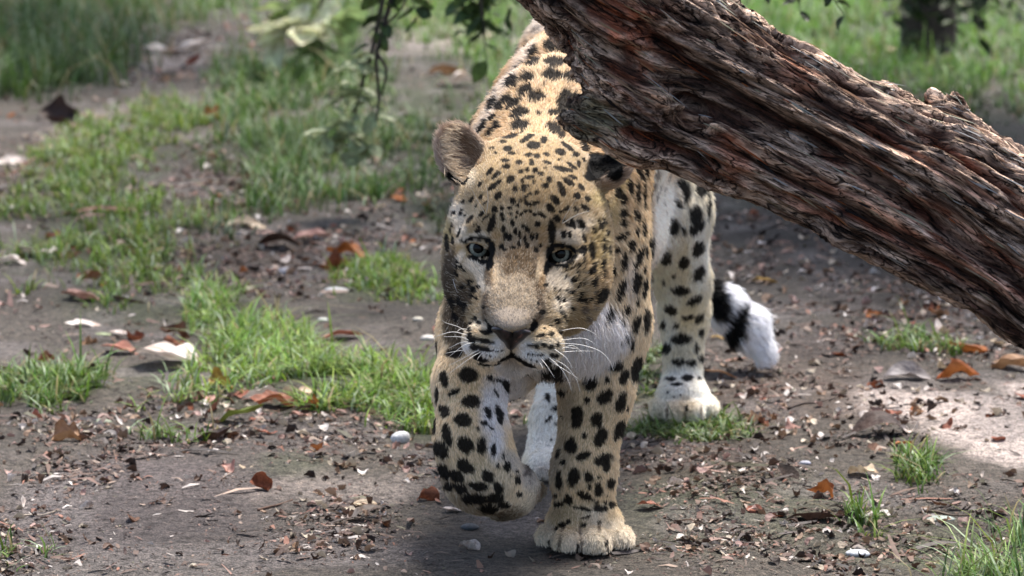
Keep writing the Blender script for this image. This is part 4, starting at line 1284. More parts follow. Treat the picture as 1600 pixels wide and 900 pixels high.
def leaf_cols(V, base, r, edge=(0.6, 0.45, 0.35)):
    x, y = V[:, 0], V[:, 1]
    vein = np.clip(1 - np.abs(x) * 14, 0, 1) * 0.3
    n = fbm(V * 5 + r.uniform(0, 20), 3)
    c = np.array(base)[None] * (1 + 0.6 * n[:, None]) * (1 + vein[:, None])
    bl = smooth01(0.12, 0.4, fbm(V * 9 + r.uniform(0, 20), 2))[:, None] * 0.7
    c = c * (1 - bl) + c * np.array((0.45, 0.33, 0.26)) * bl
    e = smooth01(0.30, 0.5, np.abs(y))[:, None] * 0.35
    return np.clip(c * (1 - e) + c * np.array(edge) * e, 0.004, 0.9)

COL = dict(white=(0.70, 0.63, 0.58), cream=(0.56, 0.46, 0.33), pink=(0.42, 0.24, 0.20), salmon=(0.38, 0.15, 0.10), red=(0.24, 0.045, 0.03),
           brown=(0.15, 0.075, 0.045), darkbrown=(0.05, 0.03, 0.024), tan=(0.34, 0.20, 0.11), orange=(0.42, 0.15, 0.045), yellow=(0.38, 0.24, 0.05),
           green=(0.15, 0.19, 0.04), grey=(0.22, 0.20, 0.20), pale_green=(0.28, 0.34, 0.20), rust=(0.26, 0.085, 0.04))
lr = np.random.default_rng(31)
def put_leaf(px, py, w, kind, colr, label, group='fallen leaves on the ground', flat=0.5, turn=None, tilt=None, cat='leaf', lift=0.0):
    g = G(px, py)
    size = 1.22 * w * math.hypot(g[1], CAM_H) / FPX
    V, F = leaf_shape(kind, lr, flat)
    k = size / (0.95 if kind != 'lobed' else 1.0)
    t = lr.uniform(0, 2 * math.pi) if turn is None else math.radians(turn)
    ti = lr.normal(0, 0.20, 2) if tilt is None else np.radians(tilt)
    R = Matrix.Rotation(t, 3, 'Z') @ Matrix.Rotation(ti[0], 3, 'X') @ Matrix.Rotation(ti[1], 3, 'Y')
    Vw = (V * k) @ np.array(R).T
    c = leaf_cols(V, COL[colr], lr)
    zmin = np.percentile(Vw[:, 2], 12)
    o = mesh_from('fallen_leaf', Vw, F, DRY, cols=c)
    z = float(gh(np.array([g[0]]), np.array([g[1]]))[0])
    o.location = (g[0], g[1], z - zmin + 0.001 + lift)
    tag(o, label, cat, group)
    return o
NOTE = """270 566 112 lobed white 0.25 70|large whitish lobed leaf lying flat beside the long grass tuft
60 400 66 lobed white 0.4 20|bright white lobed leaf at the left edge of the grass strip
80 375 32 crumpled salmon 0.5 60|small salmon red leaf touching the bright white lobed leaf
20 412 40 oval white 0.5 80|pale torn leaf at the far left beside the bright white one
128 465 52 oval pink 0.6 90|pale pink leaf with a dark hollow under it below the grass strip
130 503 44 narrow white 0.3 100|slim white leaf on bare soil left of the grass strip
162 518 20 oval pale_green 0.2 90|tiny pale bluish leaf next to the slim white leaf
212 526 36 crumpled rust 0.7 40|dark red crumpled leaf below the grass strip
190 549 52 oval salmon 0.5 85|flat salmon leaf on bare soil above the large whitish one
275 528 44 crumpled brown 0.8 90|brown crumpled leaf above the large whitish lobed leaf
185 520 28 oval white 0.3 60|small white leaf scrap beside a dark red crumpled leaf
527 531 64 oval salmon 0.35 95|flat salmon pink leaf alone on the bare path beside the head
528 422 52 crumpled rust 0.9 70|reddish brown crumpled ball of a leaf at the small grass clump
545 405 56 oval orange 0.7 80|orange and yellow leaf just behind the reddish crumpled ball
435 388 66 arched darkbrown 0.5 90|dark olive arched leaf standing like a bridge on the path
490 376 52 oval pink 0.6 100|dusty pink leaf to the right of the dark arched leaf
380 358 64 narrow cream 0.5 80|long cream leaf behind the dark arched leaf
107 705 54 crumpled tan 0.8 75|orange tan curled leaf standing on the bare soil, lower left
57 662 32 crumpled salmon 0.7 90|little red folded leaf near the left edge of the soil
142 602 42 crumpled darkbrown 0.6 90|dark brown curled leaf casting a small shadow at mid left
353 748 34 crumpled pink 0.9 20|pinkish upright folded leaf alone on the purple soil
603 829 28 crumpled brown 0.8 10|dark brown pointed leaf just below the pale round leaf
570 799 32 round cream 0.3 90|small round cream leaf above a whitish curled leaf
566 817 50 oval white 0.5 95|whitish curled leaf under the small round cream leaf
498 717 24 crumpled orange 0.5 60|tiny bright orange leaf scrap on the path
488 646 44 crumpled orange 0.6 85|orange leaf at the lower edge of the long grass tuft
404 630 48 oval white 0.6 100|cream white leaf at the left of a row below the grass tuft
464 630 44 oval cream 0.6 50|cream leaf between grass blades next to the orange leaf
430 640 60 oval rust 0.7 85|rusty leaf lying between two cream leaves
366 666 84 narrow green 0.5 92|long yellow green leaf with pale edge below the grass tuft
345 620 46 crumpled yellow 0.8 70|yellow leaf propped in the left end of the grass tuft
335 697 54 oval darkbrown 0.7 85|dark brown leaf with a pale edge below the yellow green leaf
338 685 18 oval red 0.5 90|tiny bright red leaf touching the dark brown one
325 632 34 oval pink 0.5 10|pink leaf at the left end of the row below the grass
707 807 28 oval white 0.3 95|tiny white leaf scrap left of the raised paw
1283 778 46 crumpled orange 0.9 80|orange brown curled leaf alone on the ground at the lower right
1376 690 82 arched darkbrown 0.5 95|dark arched leaf in front of the pale sandy patch
1270 808 72 narrow darkbrown 0.4 92|thin dark leaf lying flat below the orange brown curled leaf
1412 705 26 oval orange 0.5 90|small orange leaf beside the small green tuft on the right
1350 748 44 lobed cream 0.5 60|dull cream leaf between two small tufts on the right
1016 805 34 oval salmon 0.5 90|dusty red leaf just right of the standing forepaw
1582 582 60 round tan 0.5 85|large tan leaf at the right edge above the sandy patch
1500 603 64 crumpled orange 0.5 90|bright orange brown leaf along the top of the sandy patch
1420 602 60 oval grey 0.5 85|grey brown leaf at the left of the orange brown one by the sand
1128 602 46 narrow tan 0.2 90|pale tan strip of a leaf beside the far hind paw
1120 545 20 oval yellow 0.3 80|tiny yellow leaf beside the dark tail ring
1195 450 36 oval yellow 0.3 90|dull yellow leaf on the shaded soil behind the tail
1512 560 60 oval orange 0.6 60|orange leaf on the mossy clump under the trunk
303 98 24 round red 0.6 90|bright red leaf far up the path
240 76 64 oval white 0.4 90|blurred whitish leaf at the far left of the upper path
292 82 70 oval white 0.4 85|wide whitish leaf beside the bright red leaf far up the path
385 95 40 oval white 0.4 85|small whitish leaf right of the upper path
715 136 66 lobed white 0.5 90|bright white leaf in the dark undergrowth behind the back
700 122 50 oval tan 0.5 80|tan leaf partly behind the bright white leaf in the undergrowth
95 192 66 crumpled darkbrown 1.0 60|dark ragged leaf clump sticking up by the upper left path
192 137 22 round white 0.3 60|small white leaf at the edge of the tall grass
500 196 26 oval cream 0.5 60|cream leaf in the grass below the drooping sprig
70 236 26 oval cream 0.4 60|cream leaf at the left grass edge
1345 106 18 round white 0.4 80|small white leaf out on the lawn
1382 92 34 oval cream 0.5 60|cream leaf on the lawn next to the small white one
1432 122 20 oval cream 0.5 60|tiny cream leaf on the lawn left of the dark tree
1562 86 34 oval cream 0.5 60|cream leaf on the lawn right of the dark tree
300 180 30 oval white 0.5 90|small white leaf at the top of the grass strip
330 190 36 crumpled orange 0.6 60|orange leaf half hidden in grass below the upper path
326 255 36 oval pink 0.5 90|pink leaf on the bare ground between the two grass areas
20 250 44 oval white 0.5 80|white leaf among brown ones at the left edge
8 620 40 oval white 0.6 90|white leaf at the far left beside a small grass clump
905 752 1 oval brown 0.5 90|skip"""
for ln in NOTE.split('\n'):
    a, lab = ln.split('|')
    if lab == 'skip': continue
    px, py, w, kind, colr, cu, tu = a.split()
    put_leaf(float(px), float(py), float(w), kind, colr, lab, flat=float(cu), turn=float(tu) + lr.uniform(-8, 8))

# nameless small leaves of the litter, alike to anyone: shared shapes
variants = []
for q in range(28):
    kind = ['oval', 'crumpled', 'narrow', 'crumpled', 'oval', 'lobed', 'round'][q % 7]
    colr = ['brown', 'tan', 'pink', 'rust', 'cream', 'salmon', 'white', 'darkbrown', 'orange'][q % 9]
    V, F = leaf_shape(kind, lr, lr.uniform(0.3, 0.9))
    o = mesh_from('fallen_leaf', V, F, DRY, cols=leaf_cols(V, COL[colr], lr), link=False)
    variants.append(o.data)
Z_LEAVES = Zones([(330, 320, 90, 40, .8), (420, 400, 140, 30, 1), (40, 260, 60, 70, 1), (560, 350, 110, 40, .6), (470, 645, 170, 22, 1), (300, 250, 60, 40, .5), (280, 90, 110, 45, 1.3), (350, 500, 60, 30, .7),
                  (1150, 660, 110, 50, .4), (1460, 520, 120, 60, .9), (1540, 590, 80, 30, .9), (630, 250, 90, 80, .5), (560, 330, 110, 40, .7), (1350, 660, 130, 60, .35), (260, 320, 70, 40, .6), (1450, 120, 200, 60, .25), (160, 420, 90, 40, .5), (100, 560, 140, 60, .3)])
lab = {'d': 'small dry leaf lying in the leaf litter beside the path', 'f': 'blurred small dry leaf in the far litter'}
n = 0
while n < 236:
    px, py = lr.uniform(-20, 1620), lr.uniform(20, 890)
    g = G(px, py)
    if lr.random() > Z_LEAVES.val(np.array([g[0]]), np.array([g[1]]))[0] + 0.035: continue
    o = bpy.data.objects.new('fallen_leaf', variants[lr.integers(28)])
    SC.collection.objects.link(o)
    s_ = lr.uniform(0.016, 0.040) * (1.25 if py < 350 else 1.0)
    o.scale = (s_, s_, s_)
    o.rotation_euler = (lr.normal(0, 0.35), lr.normal(0, 0.35), lr.uniform(0, 6.28))
    o.location = (g[0], g[1], float(gh(np.array([g[0]]), np.array([g[1]]))[0]) + s_ * 0.06)
    q = variants.index(o.data)
    place = 'far up the path' if py < 200 else ('on the ground right of the leopard' if px > 1000 else ('on the middle ground left of the leopard' if py < 500 else 'on the near soil left of the leopard'))
    if 690 < px < 1000: place = 'on the ground around the leopard'
    shp = ['flat', 'crumpled', 'slim', 'tightly crumpled', 'flat', 'lobed', 'roundish'][q % 7]
    cw = ['brown', 'tan', 'dull pink', 'rusty', 'cream', 'salmon', 'whitish', 'dark brown', 'orange'][q % 9]
    tag(o, 'small %s %s dry leaf %s' % (cw, shp, place), 'leaf', 'small fallen leaves in the litter')
    n += 1

# ------------------------------------------------------------------ litter: crumbs of bark, leaf and twig
def scatter(N, ylo, yhi, zones, base, r, xr=None):
    out = np.zeros((0, 2))
    while len(out) < N:
        m_ = N * 3
        Y = 1 / r.uniform(1 / yhi, 1 / ylo, m_)
        X = r.uniform(-0.155, 0.155, m_) * Y * 1.15
        d = zones.val(X, Y) + base
        k = r.random(m_) < d
        out = np.concatenate([out, np.stack([X[k], Y[k]], 1)])
    return out[:N]
rr = np.random.default_rng(51)
Z_LIT = Zones([(420, 400, 220, 70, 1), (330, 300, 120, 60, .8), (470, 670, 230, 40, 1), (300, 640, 150, 30, .6), (60, 260, 80, 80, 1), (1200, 640, 220, 90, 1), (1100, 740, 160, 50, 1), (1450, 520, 150, 90, .9),
               (600, 720, 120, 60, .7), (520, 820, 110, 60, .7), (620, 350, 120, 60, .8), (90, 700, 140, 60, .8), (300, 90, 150, 60, .7), (1300, 830, 300, 60, .7), (750, 640, 100, 60, .8), (1250, 450, 200, 120, .5), (30, 860, 70, 50, 1)])
P2 = scatter(90000, 3.3, 15, Z_LIT, 0.16, rr)
cl_ = fbm(np.stack([P2[:, 0] * 14, P2[:, 1] * 8, 0 * P2[:, 0]], 1), 3)
P2 = P2[rr.random(len(P2)) < smooth01(-0.25, 0.45, cl_)]
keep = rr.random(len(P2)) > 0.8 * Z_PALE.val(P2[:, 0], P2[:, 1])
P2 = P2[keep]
n = len(P2)
X, Y = P2[:, 0], P2[:, 1]
Z = gh(X, Y)
scl = np.minimum(rr.lognormal(math.log(0.0016), 0.62, n), 0.0075) * (Y / 4.2) ** 1.1
el = rr.uniform(1.2, 4.0, n) * np.where(rr.random(n) < 0.12, 3.2, 1)
an = rr.uniform(0, 2 * np.pi, n)
t = np.stack([np.cos(an), np.sin(an), rr.normal(0, 0.22, n)], -1); t = nrm(t)
b_ = nrm(np.stack([-np.sin(an), np.cos(an), rr.normal(0, 0.35, n)], -1))
up = np.cross(t, b_)
c0 = np.stack([X, Y, Z + scl * rr.uniform(0.05, 0.6, n)], -1)
hw = (scl * 0.5)[:, None]; hl = (scl * el * 0.5)[:, None]
bend = (scl * rr.uniform(-0.3, 0.9, n))[:, None]
A_ = c0 - t * hl - up * bend * 0; B_ = c0 + t * hl
Vs = np.stack([A_ - b_ * hw * rr.uniform(0.1, 1, (n, 1)), A_ + b_ * hw * rr.uniform(0.1, 1, (n, 1)), c0 + up * bend - b_ * hw, c0 + up * bend + b_ * hw, B_ - b_ * hw * rr.uniform(0.0, 0.8, (n, 1)), B_ + b_ * hw * rr.uniform(0.1, 0.9, (n, 1))], 1)
k = np.arange(n)[:, None] * 6
F_ = np.concatenate([k + np.array([0, 1, 3, 2]), k + np.array([2, 3, 5, 4])])
pal = np.array([(0.05, 0.03, 0.025), (0.10, 0.055, 0.04), (0.16, 0.09, 0.06), (0.24, 0.13, 0.10), (0.34, 0.24, 0.18), (0.30, 0.12, 0.07), (0.09, 0.07, 0.065), (0.55, 0.49, 0.45), (0.13, 0.12, 0.07), (0.045, 0.035, 0.035)])
ci = rr.choice(len(pal), n, p=[.20, .17, .12, .09, .08, .05, .10, .05, .04, .10])
pal = pal * 0.78 + pal.mean(1, keepdims=True) * 0.22
cl = np.repeat(pal[ci] * rr.uniform(0.7, 1.25, (n, 1)), 6, axis=0)
lit = mesh_from('leaf_litter', Vs.reshape(-1, 3), F_, DRY, smooth=False, cols=cl)
tag(lit, 'crumbs of bark, twigs and dry leaf strewn over the soil', 'litter', kind='stuff')

P3 = scatter(3400, 3.5, 13, Z_LIT, 0.06, rr)
sv, sf, sc3 = [], [], []
shp = [leaf_shape(k, rr, 0.8) for k in ('oval', 'crumpled', 'narrow', 'folded', 'crumpled', 'round')]
off = 0
for (x, y) in P3:
    V, F = shp[rr.integers(6)]
    V = V[:, :] * rr.uniform(0.006, 0.020) * (y / 4.5) ** 0.6
    R_ = Matrix.Rotation(rr.uniform(0, 6.28), 3, 'Z') @ Matrix.Rotation(rr.normal(0, .35), 3, 'X')
    Vw = V @ np.array(R_).T
    z = float(gh(np.array([x]), np.array([y]))[0]) - np.percentile(Vw[:, 2], 15)
    sv.append(Vw + [x, y, z]); sf.append(F + off); off += len(V)
    sc3.append(np.tile((lambda q: q * 0.7 + q.mean() * 0.28)(np.array(list(COL.values())[rr.choice([0, 1, 1, 2, 5, 5, 6, 6, 7, 7])])) * rr.uniform(.6, 1.1), (len(V), 1)))
ll = mesh_from('leaf_litter', np.concatenate(sv), np.concatenate(sf), DRY, cols=np.concatenate(sc3))
tag(ll, 'small torn and curled scraps of dry leaf over the soil', 'litter', kind='stuff')

for (px, py, w_, an_, th_, colr, lb_) in ((1270, 640, 90, 20, .0022, (0.10, 0.07, 0.055), 'thin brown twig on the ground in front of the far hind paw'), (1480, 800, 70, -15, .0018, (0.16, 0.12, 0.09), 'thin pale twig near the lower right grass tuft'),
        (60, 808, 60, 10, .0016, (0.36, 0.30, 0.24), 'short straw coloured stick on the purple soil at the lower left'), (470, 575, 50, 70, .0016, (0.06, 0.045, 0.04), 'dark stalk lying above the flat salmon pink leaf'),
        (250, 712, 80, 5, .0015, (0.09, 0.06, 0.05), 'thin dark twig on the soil at lower left'), (560, 700, 90, -8, .0015, (0.14, 0.10, 0.08), 'thin brown twig below the grass tuft'), (1180, 500, 60, 30, .002, (0.05, 0.04, 0.03), 'dark twig on shaded soil beside the tail tip'),
        (430, 795, 60, 35, .0017, (0.12, 0.07, 0.05), 'reddish brown twig in the litter left of the raised paw'), (1150, 850, 80, -10, .0015, (0.11, 0.08, 0.07), 'thin twig on the ground right of the standing forepaw')):
    g = G(px, py); L_ = w_ * g[1] / FPX; a_ = math.radians(an_)
    q = [np.array([g[0] + L_ * (t_ - .5) * math.cos(a_) , g[1] + L_ * (t_ - .5) * math.sin(a_) * 2.5 + 0.006 * math.sin(7 * t_), 0.0]) for t_ in (0, .3, .6, 1)]
    for v_ in q: v_[2] = float(gh(v_[:1], v_[1:2])[0]) + th_ * 1.0
    V, F = tube(catmull(q, 4), np.linspace(th_, th_ * .5, 13), 6)
    tag(mesh_from('twig', V, F, DRY, cols=np.tile(np.array(colr), (len(V), 1))), lb_, 'twig', 'twigs lying on the soil')

# pebbles and pale wood chips
def pebble(px, py, w, colr, label, hgt=0.5):
    g = G(px, py); s_ = w * g[1] / FPX / 2
    pr = [Ell((0, 0, 0), (1, .75, hgt), 0.1, 'x')]
    th, V, F = 8, [], []
    for i in range(th + 1):
        a = math.pi * i / th
        for j in range(12):
            q = 2 * math.pi * j / 12
            V.append((math.sin(a) * math.cos(q), 0.75 * math.sin(a) * math.sin(q), hgt * math.cos(a)))
    V = np.array(V); V = V * (1 + 0.22 * fbm(V * 1.4 + px, 2)[:, None])
    for i in range(th):
        for j in range(12):
            F.append((i * 12 + j, (i + 1) * 12 + j, (i + 1) * 12 + (j + 1) % 12, i * 12 + (j + 1) % 12))
    o = mesh_from('pebble', V * s_, np.array(F), STONE, cols=np.tile(np.array(colr), (len(V), 1)))
    o.location = (g[0], g[1], float(gh(np.array([g[0]]), np.array([g[1]]))[0]) + s_ * hgt * 0.45)
    tag(o, label, 'stone', 'pebbles on the path')
sm = NT('stone'); sc_ = sm.mix(sm.attr('col'), sm.ramp(sm.noise(300, 4), [(0.3, (0.6, 0.6, 0.6)), (0.7, (1.2, 1.2, 1.2))]), 1.0, 'MULTIPLY')
STONE = sm.out(sc_, 0.7, sm.bump(sm.noise(400, 3), 0.6, 0.001), 0.4)
for a in ((447, 428, 34, (0.25, 0.25, 0.28), 'grey blue stone right of the crumpled leaves on the path'), (627, 698, 30, (0.68, 0.68, 0.68), 'round white stone at the right end of the grass tuft', .8),
          (653, 508, 16, (0.6, 0.55, 0.45), 'cream pebble beside the muzzle, upper of two'), (669, 537, 24, (0.62, 0.58, 0.52), 'cream pebble beside the muzzle, lower and larger of two'), (505, 499, 17, (0.6, 0.58, 0.55), 'white pebble above the flat salmon pink leaf'),
          (525, 456, 40, (0.45, 0.46, 0.45), 'pale flat stone below the reddish crumpled ball of a leaf', .25), (1340, 857, 40, (0.55, 0.58, 0.62), 'white flat stone in the soil at the lower right', .35), (1470, 806, 50, (0.26, 0.30, 0.27), 'greenish flat stone near the lower right grass', .2),
          (735, 828, 30, (0.07, 0.08, 0.09), 'dark flat stone left of the standing forepaw', .4), (555, 815, 1, (0.1, 0.1, 0.1), ''), (1258, 735, 18, (0.35, 0.36, 0.42), 'blue grey pebble above the orange brown curled leaf'), (160, 668, 36, (0.22, 0.24, 0.18), 'mossy grey stone on the soil at mid left', .35)):
    if a[4]: pebble(*a)

# ------------------------------------------------------------------ grass
gm = NT('grass')
gcol = gm.attr('col')
gm.out(gcol, 0.5, None, 0.3)
tr = gm.n('ShaderNodeBsdfTranslucent'); gm.l(gcol, tr.inputs['Color'])
mx = gm.n('ShaderNodeMixShader'); mx.inputs[0].default_value = 0.35
gm.l(gm.b.outputs[0], mx.inputs[1]); gm.l(tr.outputs[0], mx.inputs[2])
gm.l(mx.outputs[0], [q for q in gm.t.nodes if q.type == 'OUTPUT_MATERIAL'][0].inputs['Surface'])
def blades(name, label, zl, hgt, N, tone, droop, seed):
    r = np.random.default_rng(seed)
    zz = Zones(zl)
    xs = [q[0] for q in zz.it]
    lo = (min(q[0] - q[2] * 1.5 for q in zz.it), min(q[1] - q[3] * 1.5 for q in zz.it))
    hi = (max(q[0] + q[2] * 1.5 for q in zz.it), max(q[1] + q[3] * 1.5 for q in zz.it))
    pts = np.zeros((0, 2))
    tufts = 0
    while len(pts) < N:
        m_ = 12000
        X = r.uniform(lo[0], hi[0], m_); Y = r.uniform(max(lo[1], 3.0), hi[1], m_)
        keep = r.random(m_) < zz.val(X, Y, 0.85, 0.6, 4) ** 1.5 * np.clip((lo[1] + 1) / Y, 0.15, 1) ** 1.2
        cl = 0.38 + 1.5 * fbm(np.stack([X * 16, Y * 9, 0 * X], -1), 3)
        keep &= r.random(m_) < cl * 1.5
        X, Y = X[keep], Y[keep]
        k = r.integers(3, 9, len(X))
        X = np.repeat(X, k) + r.normal(0, 0.006, k.sum()) * hgt / 0.05
        Y = np.repeat(Y, k) + r.normal(0, 0.006, k.sum()) * hgt / 0.05
        pts = np.concatenate([pts, np.stack([X, Y], 1)])
    pts = pts[r.permutation(len(pts))[:N]]
    for (x, y) in PAWS:
        pts = pts[np.hypot(pts[:, 0] - x, pts[:, 1] - y) > 0.045]
    X, Y = pts.T; n = len(X)
    H = hgt * 0.78 * r.lognormal(-0.10, 0.42, n)
    Wd = r.uniform(0.0009, 0.0018, n) * (Y / 4.6) ** 0.55
    an = r.uniform(0, 2 * np.pi, n)
    lean = r.uniform(0.25, 1.5, n) * (0.35 + droop * 0.8)
    dx = np.stack([np.cos(an), np.sin(an), 0 * an], -1)
    sd_ = np.stack([-np.sin(an), np.cos(an), 0 * an], -1)
    base = np.stack([X, Y, gh(X, Y) - 0.002], -1)
    V = []
    for q, wq in ((0, 1), (0.38, 1.0), (0.72, 0.7), (1.0, 0)):
        c = base + dx * (H * lean * q ** 1.9)[:, None] + np.array([0, 0, 1.0]) * (H * q * np.maximum(1 - 0.42 * lean * q, 0.12))[:, None]
        if wq > 0:
            V.append(c - sd_ * (Wd * wq)[:, None]); V.append(c + sd_ * (Wd * wq)[:, None])
        else: V.append(c)
    V = np.stack(V, 1)
    k = np.arange(n)[:, None] * 7
    F = np.concatenate([k + np.array(q) for q in ((0, 1, 3), (0, 3, 2), (2, 3, 5), (2, 5, 4), (4, 5, 6))])
    tint = np.array(tone)[None] * r.uniform(0.4, 1.5, (n, 1)) * np.stack([r.uniform(0.85, 1.3, n), np.ones(n), r.uniform(0.7, 1.6, n)], -1)
    tint *= np.array([0.88, 1.02, 0.72])
    dry = r.random(n) < 0.10
    tint[dry] = np.array((0.32, 0.27, 0.14)) * r.uniform(0.6, 1.2, (dry.sum(), 1))
    pale = r.random(n) < 0.14
    tint[pale] = np.array((0.30, 0.38, 0.24)) * r.uniform(0.7, 1.2, (pale.sum(), 1))
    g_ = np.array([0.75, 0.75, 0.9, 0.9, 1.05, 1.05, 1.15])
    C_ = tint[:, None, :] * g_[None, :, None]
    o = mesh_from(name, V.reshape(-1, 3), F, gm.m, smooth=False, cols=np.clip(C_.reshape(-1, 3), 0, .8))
    tag(o, label, 'grass', kind='stuff')
for i, gdef in enumerate(GRASS): blades(*gdef, seed=100 + i)

# ------------------------------------------------------------------ leafy plants
def leaves_on(parent, pts, dirs, size, tone, r, name='leaf', kind='oval', stuff=False, mat=None):
    """leaves at given points; single objects sharing one mesh, or one joined mass"""
    V0, F0 = leaf_shape(kind, r, 0.4)
    V0 = V0 + np.array([0, 0.5, 0])
    if not stuff:
        me = mesh_from(name, V0 * size, F0, mat or GREEN, cols=leaf_cols(V0 - [0, .5, 0], tone, r), link=False).data
    AV, AF, AC = [], [], []
    for k, (p, d) in enumerate(zip(pts, dirs)):
        y = nrm(np.array(d, float)); x = nrm(np.cross(y, r.normal(size=3) * 0.4 + np.array([0, 0, 1]))); z = np.cross(x, y)
        s = r.uniform(0.7, 1.25)
        M = np.stack([x, y, z], 1)
        if stuff:
            AV.append((V0 * size * s) @ M.T + p); AF.append(F0 + k * len(V0))
            AC.append(leaf_cols(V0, np.array(tone) * r.uniform(0.7, 1.3), r))
        else:
            o = bpy.data.objects.new(name, me); SC.collection.objects.link(o)
            m4 = Matrix([[*(M[i] * s), p[i]] for i in range(3)] + [[0, 0, 0, 1]])
            o.parent = parent
            o.matrix_local = parent.matrix_world.inverted() @ m4 if parent.type == 'EMPTY' and False else m4
    if stuff:
        o = mesh_from(name, np.concatenate(AV), np.concatenate(AF), mat or GREEN, parent, cols=np.concatenate(AC)); o['kind'] = 'stuff'
bk = NT('twig_bark'); BKM = bk.out(bk.ramp(bk.noise(60, 4), [(0.3, (0.018, 0.014, 0.011)), (0.7, (0.075, 0.055, 0.04))]), 0.85, bk.bump(bk.noise(120, 3), 0.6, 0.003))
def twig(parent, pts, r0, r1, name='stem'):
    c = catmull(pts, 5)
    V, F = tube(c, np.linspace(r0, r1, len(c)), 6)
    mesh_from(name, V, F, BKM, parent)
    return c
pr_ = np.random.default_rng(77)
def sprig(parent, pts, n, size, tone, r0=0.003, spread=1.0, kind='oval', name='leaf'):
    c = twig(parent, pts, r0, r0 * 0.4)
    T = nrm(np.gradient(c, axis=0))
    ks = np.linspace(len(c) * 0.12, len(c) - 1, n).astype(int)
    P_, D_ = [], []
    for q, k_ in enumerate(ks):
        side = RIGHT * (1 if q % 2 else -1)
        P_.append(c[k_]); D_.append(T[k_] * 0.7 + side * spread + pr_.normal(0, 0.35, 3) + np.array([0, -0.2, -0.15]))
    leaves_on(parent, P_, D_, size, tone, pr_, name, kind)
LIGHT, MIDG, DARKG = (0.28, 0.40, 0.16), (0.09, 0.15, 0.045), (0.055, 0.095, 0.03)
# sapling with bright leaves in the far grass
sp = empty('sapling'); tag(sp, 'slim sapling with bright yellow green leaves standing in the far grass', 'sapling')
D = 11.0
twig(sp, [P(507, 112, D), P(503, 80, D), P(500, 30, D), P(506, -40, D)], 0.011, 0.006)
sprig(sp, [P(500, 30, D), P(480, 10, D), P(462, 5, D)], 9, 0.11, (0.50, 0.64, 0.28))
sprig(sp, [P(502, 40, D), P(470, 40, D - .1), P(440, 50, D - .1)], 14, 0.12, (0.72, 0.76, 0.50))
sprig(sp, [P(501, 50, D), P(520, 35, D), P(545, 25, D)], 7, 0.105, (0.30, 0.42, 0.18))
sprig(sp, [P(504, -10, D), P(490, -30, D), P(470, -50, D)], 8, 0.11, (0.50, 0.64, 0.28))
sprig(sp, [P(500, 60, D), P(488, 70, D - .05), P(478, 85, D - .05)], 5, 0.10, LIGHT)
# drooping light sprig
db = empty('drooping_branch'); tag(db, 'drooping twig with pale green leaves hanging in front of the long grass', 'branch')
D = 7.4
cc_ = twig(db, [P(640, -420, D), P(612, -100, D), P(586, 60, D), P(566, 130, D), P(548, 200, D), P(535, 222, D)], 0.008, 0.002)
for (a, b, nn_) in (((582, 80), (545, 105), 5), ((566, 130), (520, 165), 6), ((560, 150), (590, 180), 4), ((552, 185), (505, 212), 6), ((545, 205), (575, 232), 5), ((560, 120), (585, 110), 3), ((545, 205), (530, 240), 4)):
    sprig(db, [P(*a, D), P((a[0] + b[0]) / 2, (a[1] + b[1]) / 2 - 4, D - .02), P(*b, D - .04)], nn_ + 2, 0.045, (0.34, 0.42, 0.22), 0.0015)
# dark twig
dt = empty('hanging_twig'); tag(dt, 'thin dark bare twig with a few dark leaves hanging from above', 'twig')
D = 6.8
twig(dt, [P(640, -420, D), P(618, -60, D), P(600, 40, D), P(588, 90, D), P(592, 150, D), P(588, 190, D)], 0.007, 0.002)
twig(dt, [P(600, 40, D), P(622, 20, D), P(640, -10, D)], 0.003, 0.002)
twig(dt, [P(590, 85, D), P(604, 110, D), P(596, 150, D)], 0.004, 0.002)
sprig(dt, [P(618, -40, D), P(640, -5, D), P(655, 25, D)], 7, 0.05, DARKG, 0.002)
sprig(dt, [P(604, 20, D), P(590, 40, D), P(578, 66, D)], 5, 0.04, DARKG, 0.002)
sprig(dt, [P(622, -30, D), P(600, -10, D), P(596, 20, D)], 5, 0.05, DARKG, 0.002)
# dark leafy branch left of the trunk top
lb = empty('leafy_branch'); tag(lb, 'dark green leafy branch dipping into the top just left of the fallen trunk', 'branch')
D = 7.6
twig(lb, [P(760, -420, D), P(750, -150, D), P(745, -40, D), P(752, 10, D), P(757, 60, D)], 0.009, 0.002)
for (a, b, nn_) in (((746, -30), (715, 30), 8), ((750, -10), (770, 45), 6), ((746, -60), (795, 10), 9), ((748, -80), (720, -20), 7), ((750, 0), (735, 45), 5), ((747, -70), (840, -10), 9), ((752, 20), (760, 95), 5)):
    sprig(lb, [P(*a, D), P((a[0] + b[0]) / 2, (a[1] + b[1]) / 2 - 6, D + .03), P(*b, D + .05)], nn_, 0.048, (0.075, 0.13, 0.04), 0.002)
# small dark leaf tips on the right of the trunk top
tp = empty('leafy_twig'); tag(tp, 'dark leaf tips hanging at the top edge above the right side of the fallen trunk', 'twig')
D = 6.2
twig(tp, [P(1230, -420, D), P(1240, -90, D), P(1246, -20, D), P(1248, 4, D)], 0.006, 0.002)
for (a, b, nn_) in (((1242, -70), (1165, 8), 7), ((1246, -20), (1250, 18), 4), ((1243, -60), (1318, 22), 7)):
    sprig(tp, [P(*a, D), P((a[0] + b[0]) / 2, (a[1] + b[1]) / 2 - 12, D), P(*b, D)], nn_, 0.032, (0.03, 0.05, 0.015), 0.002)

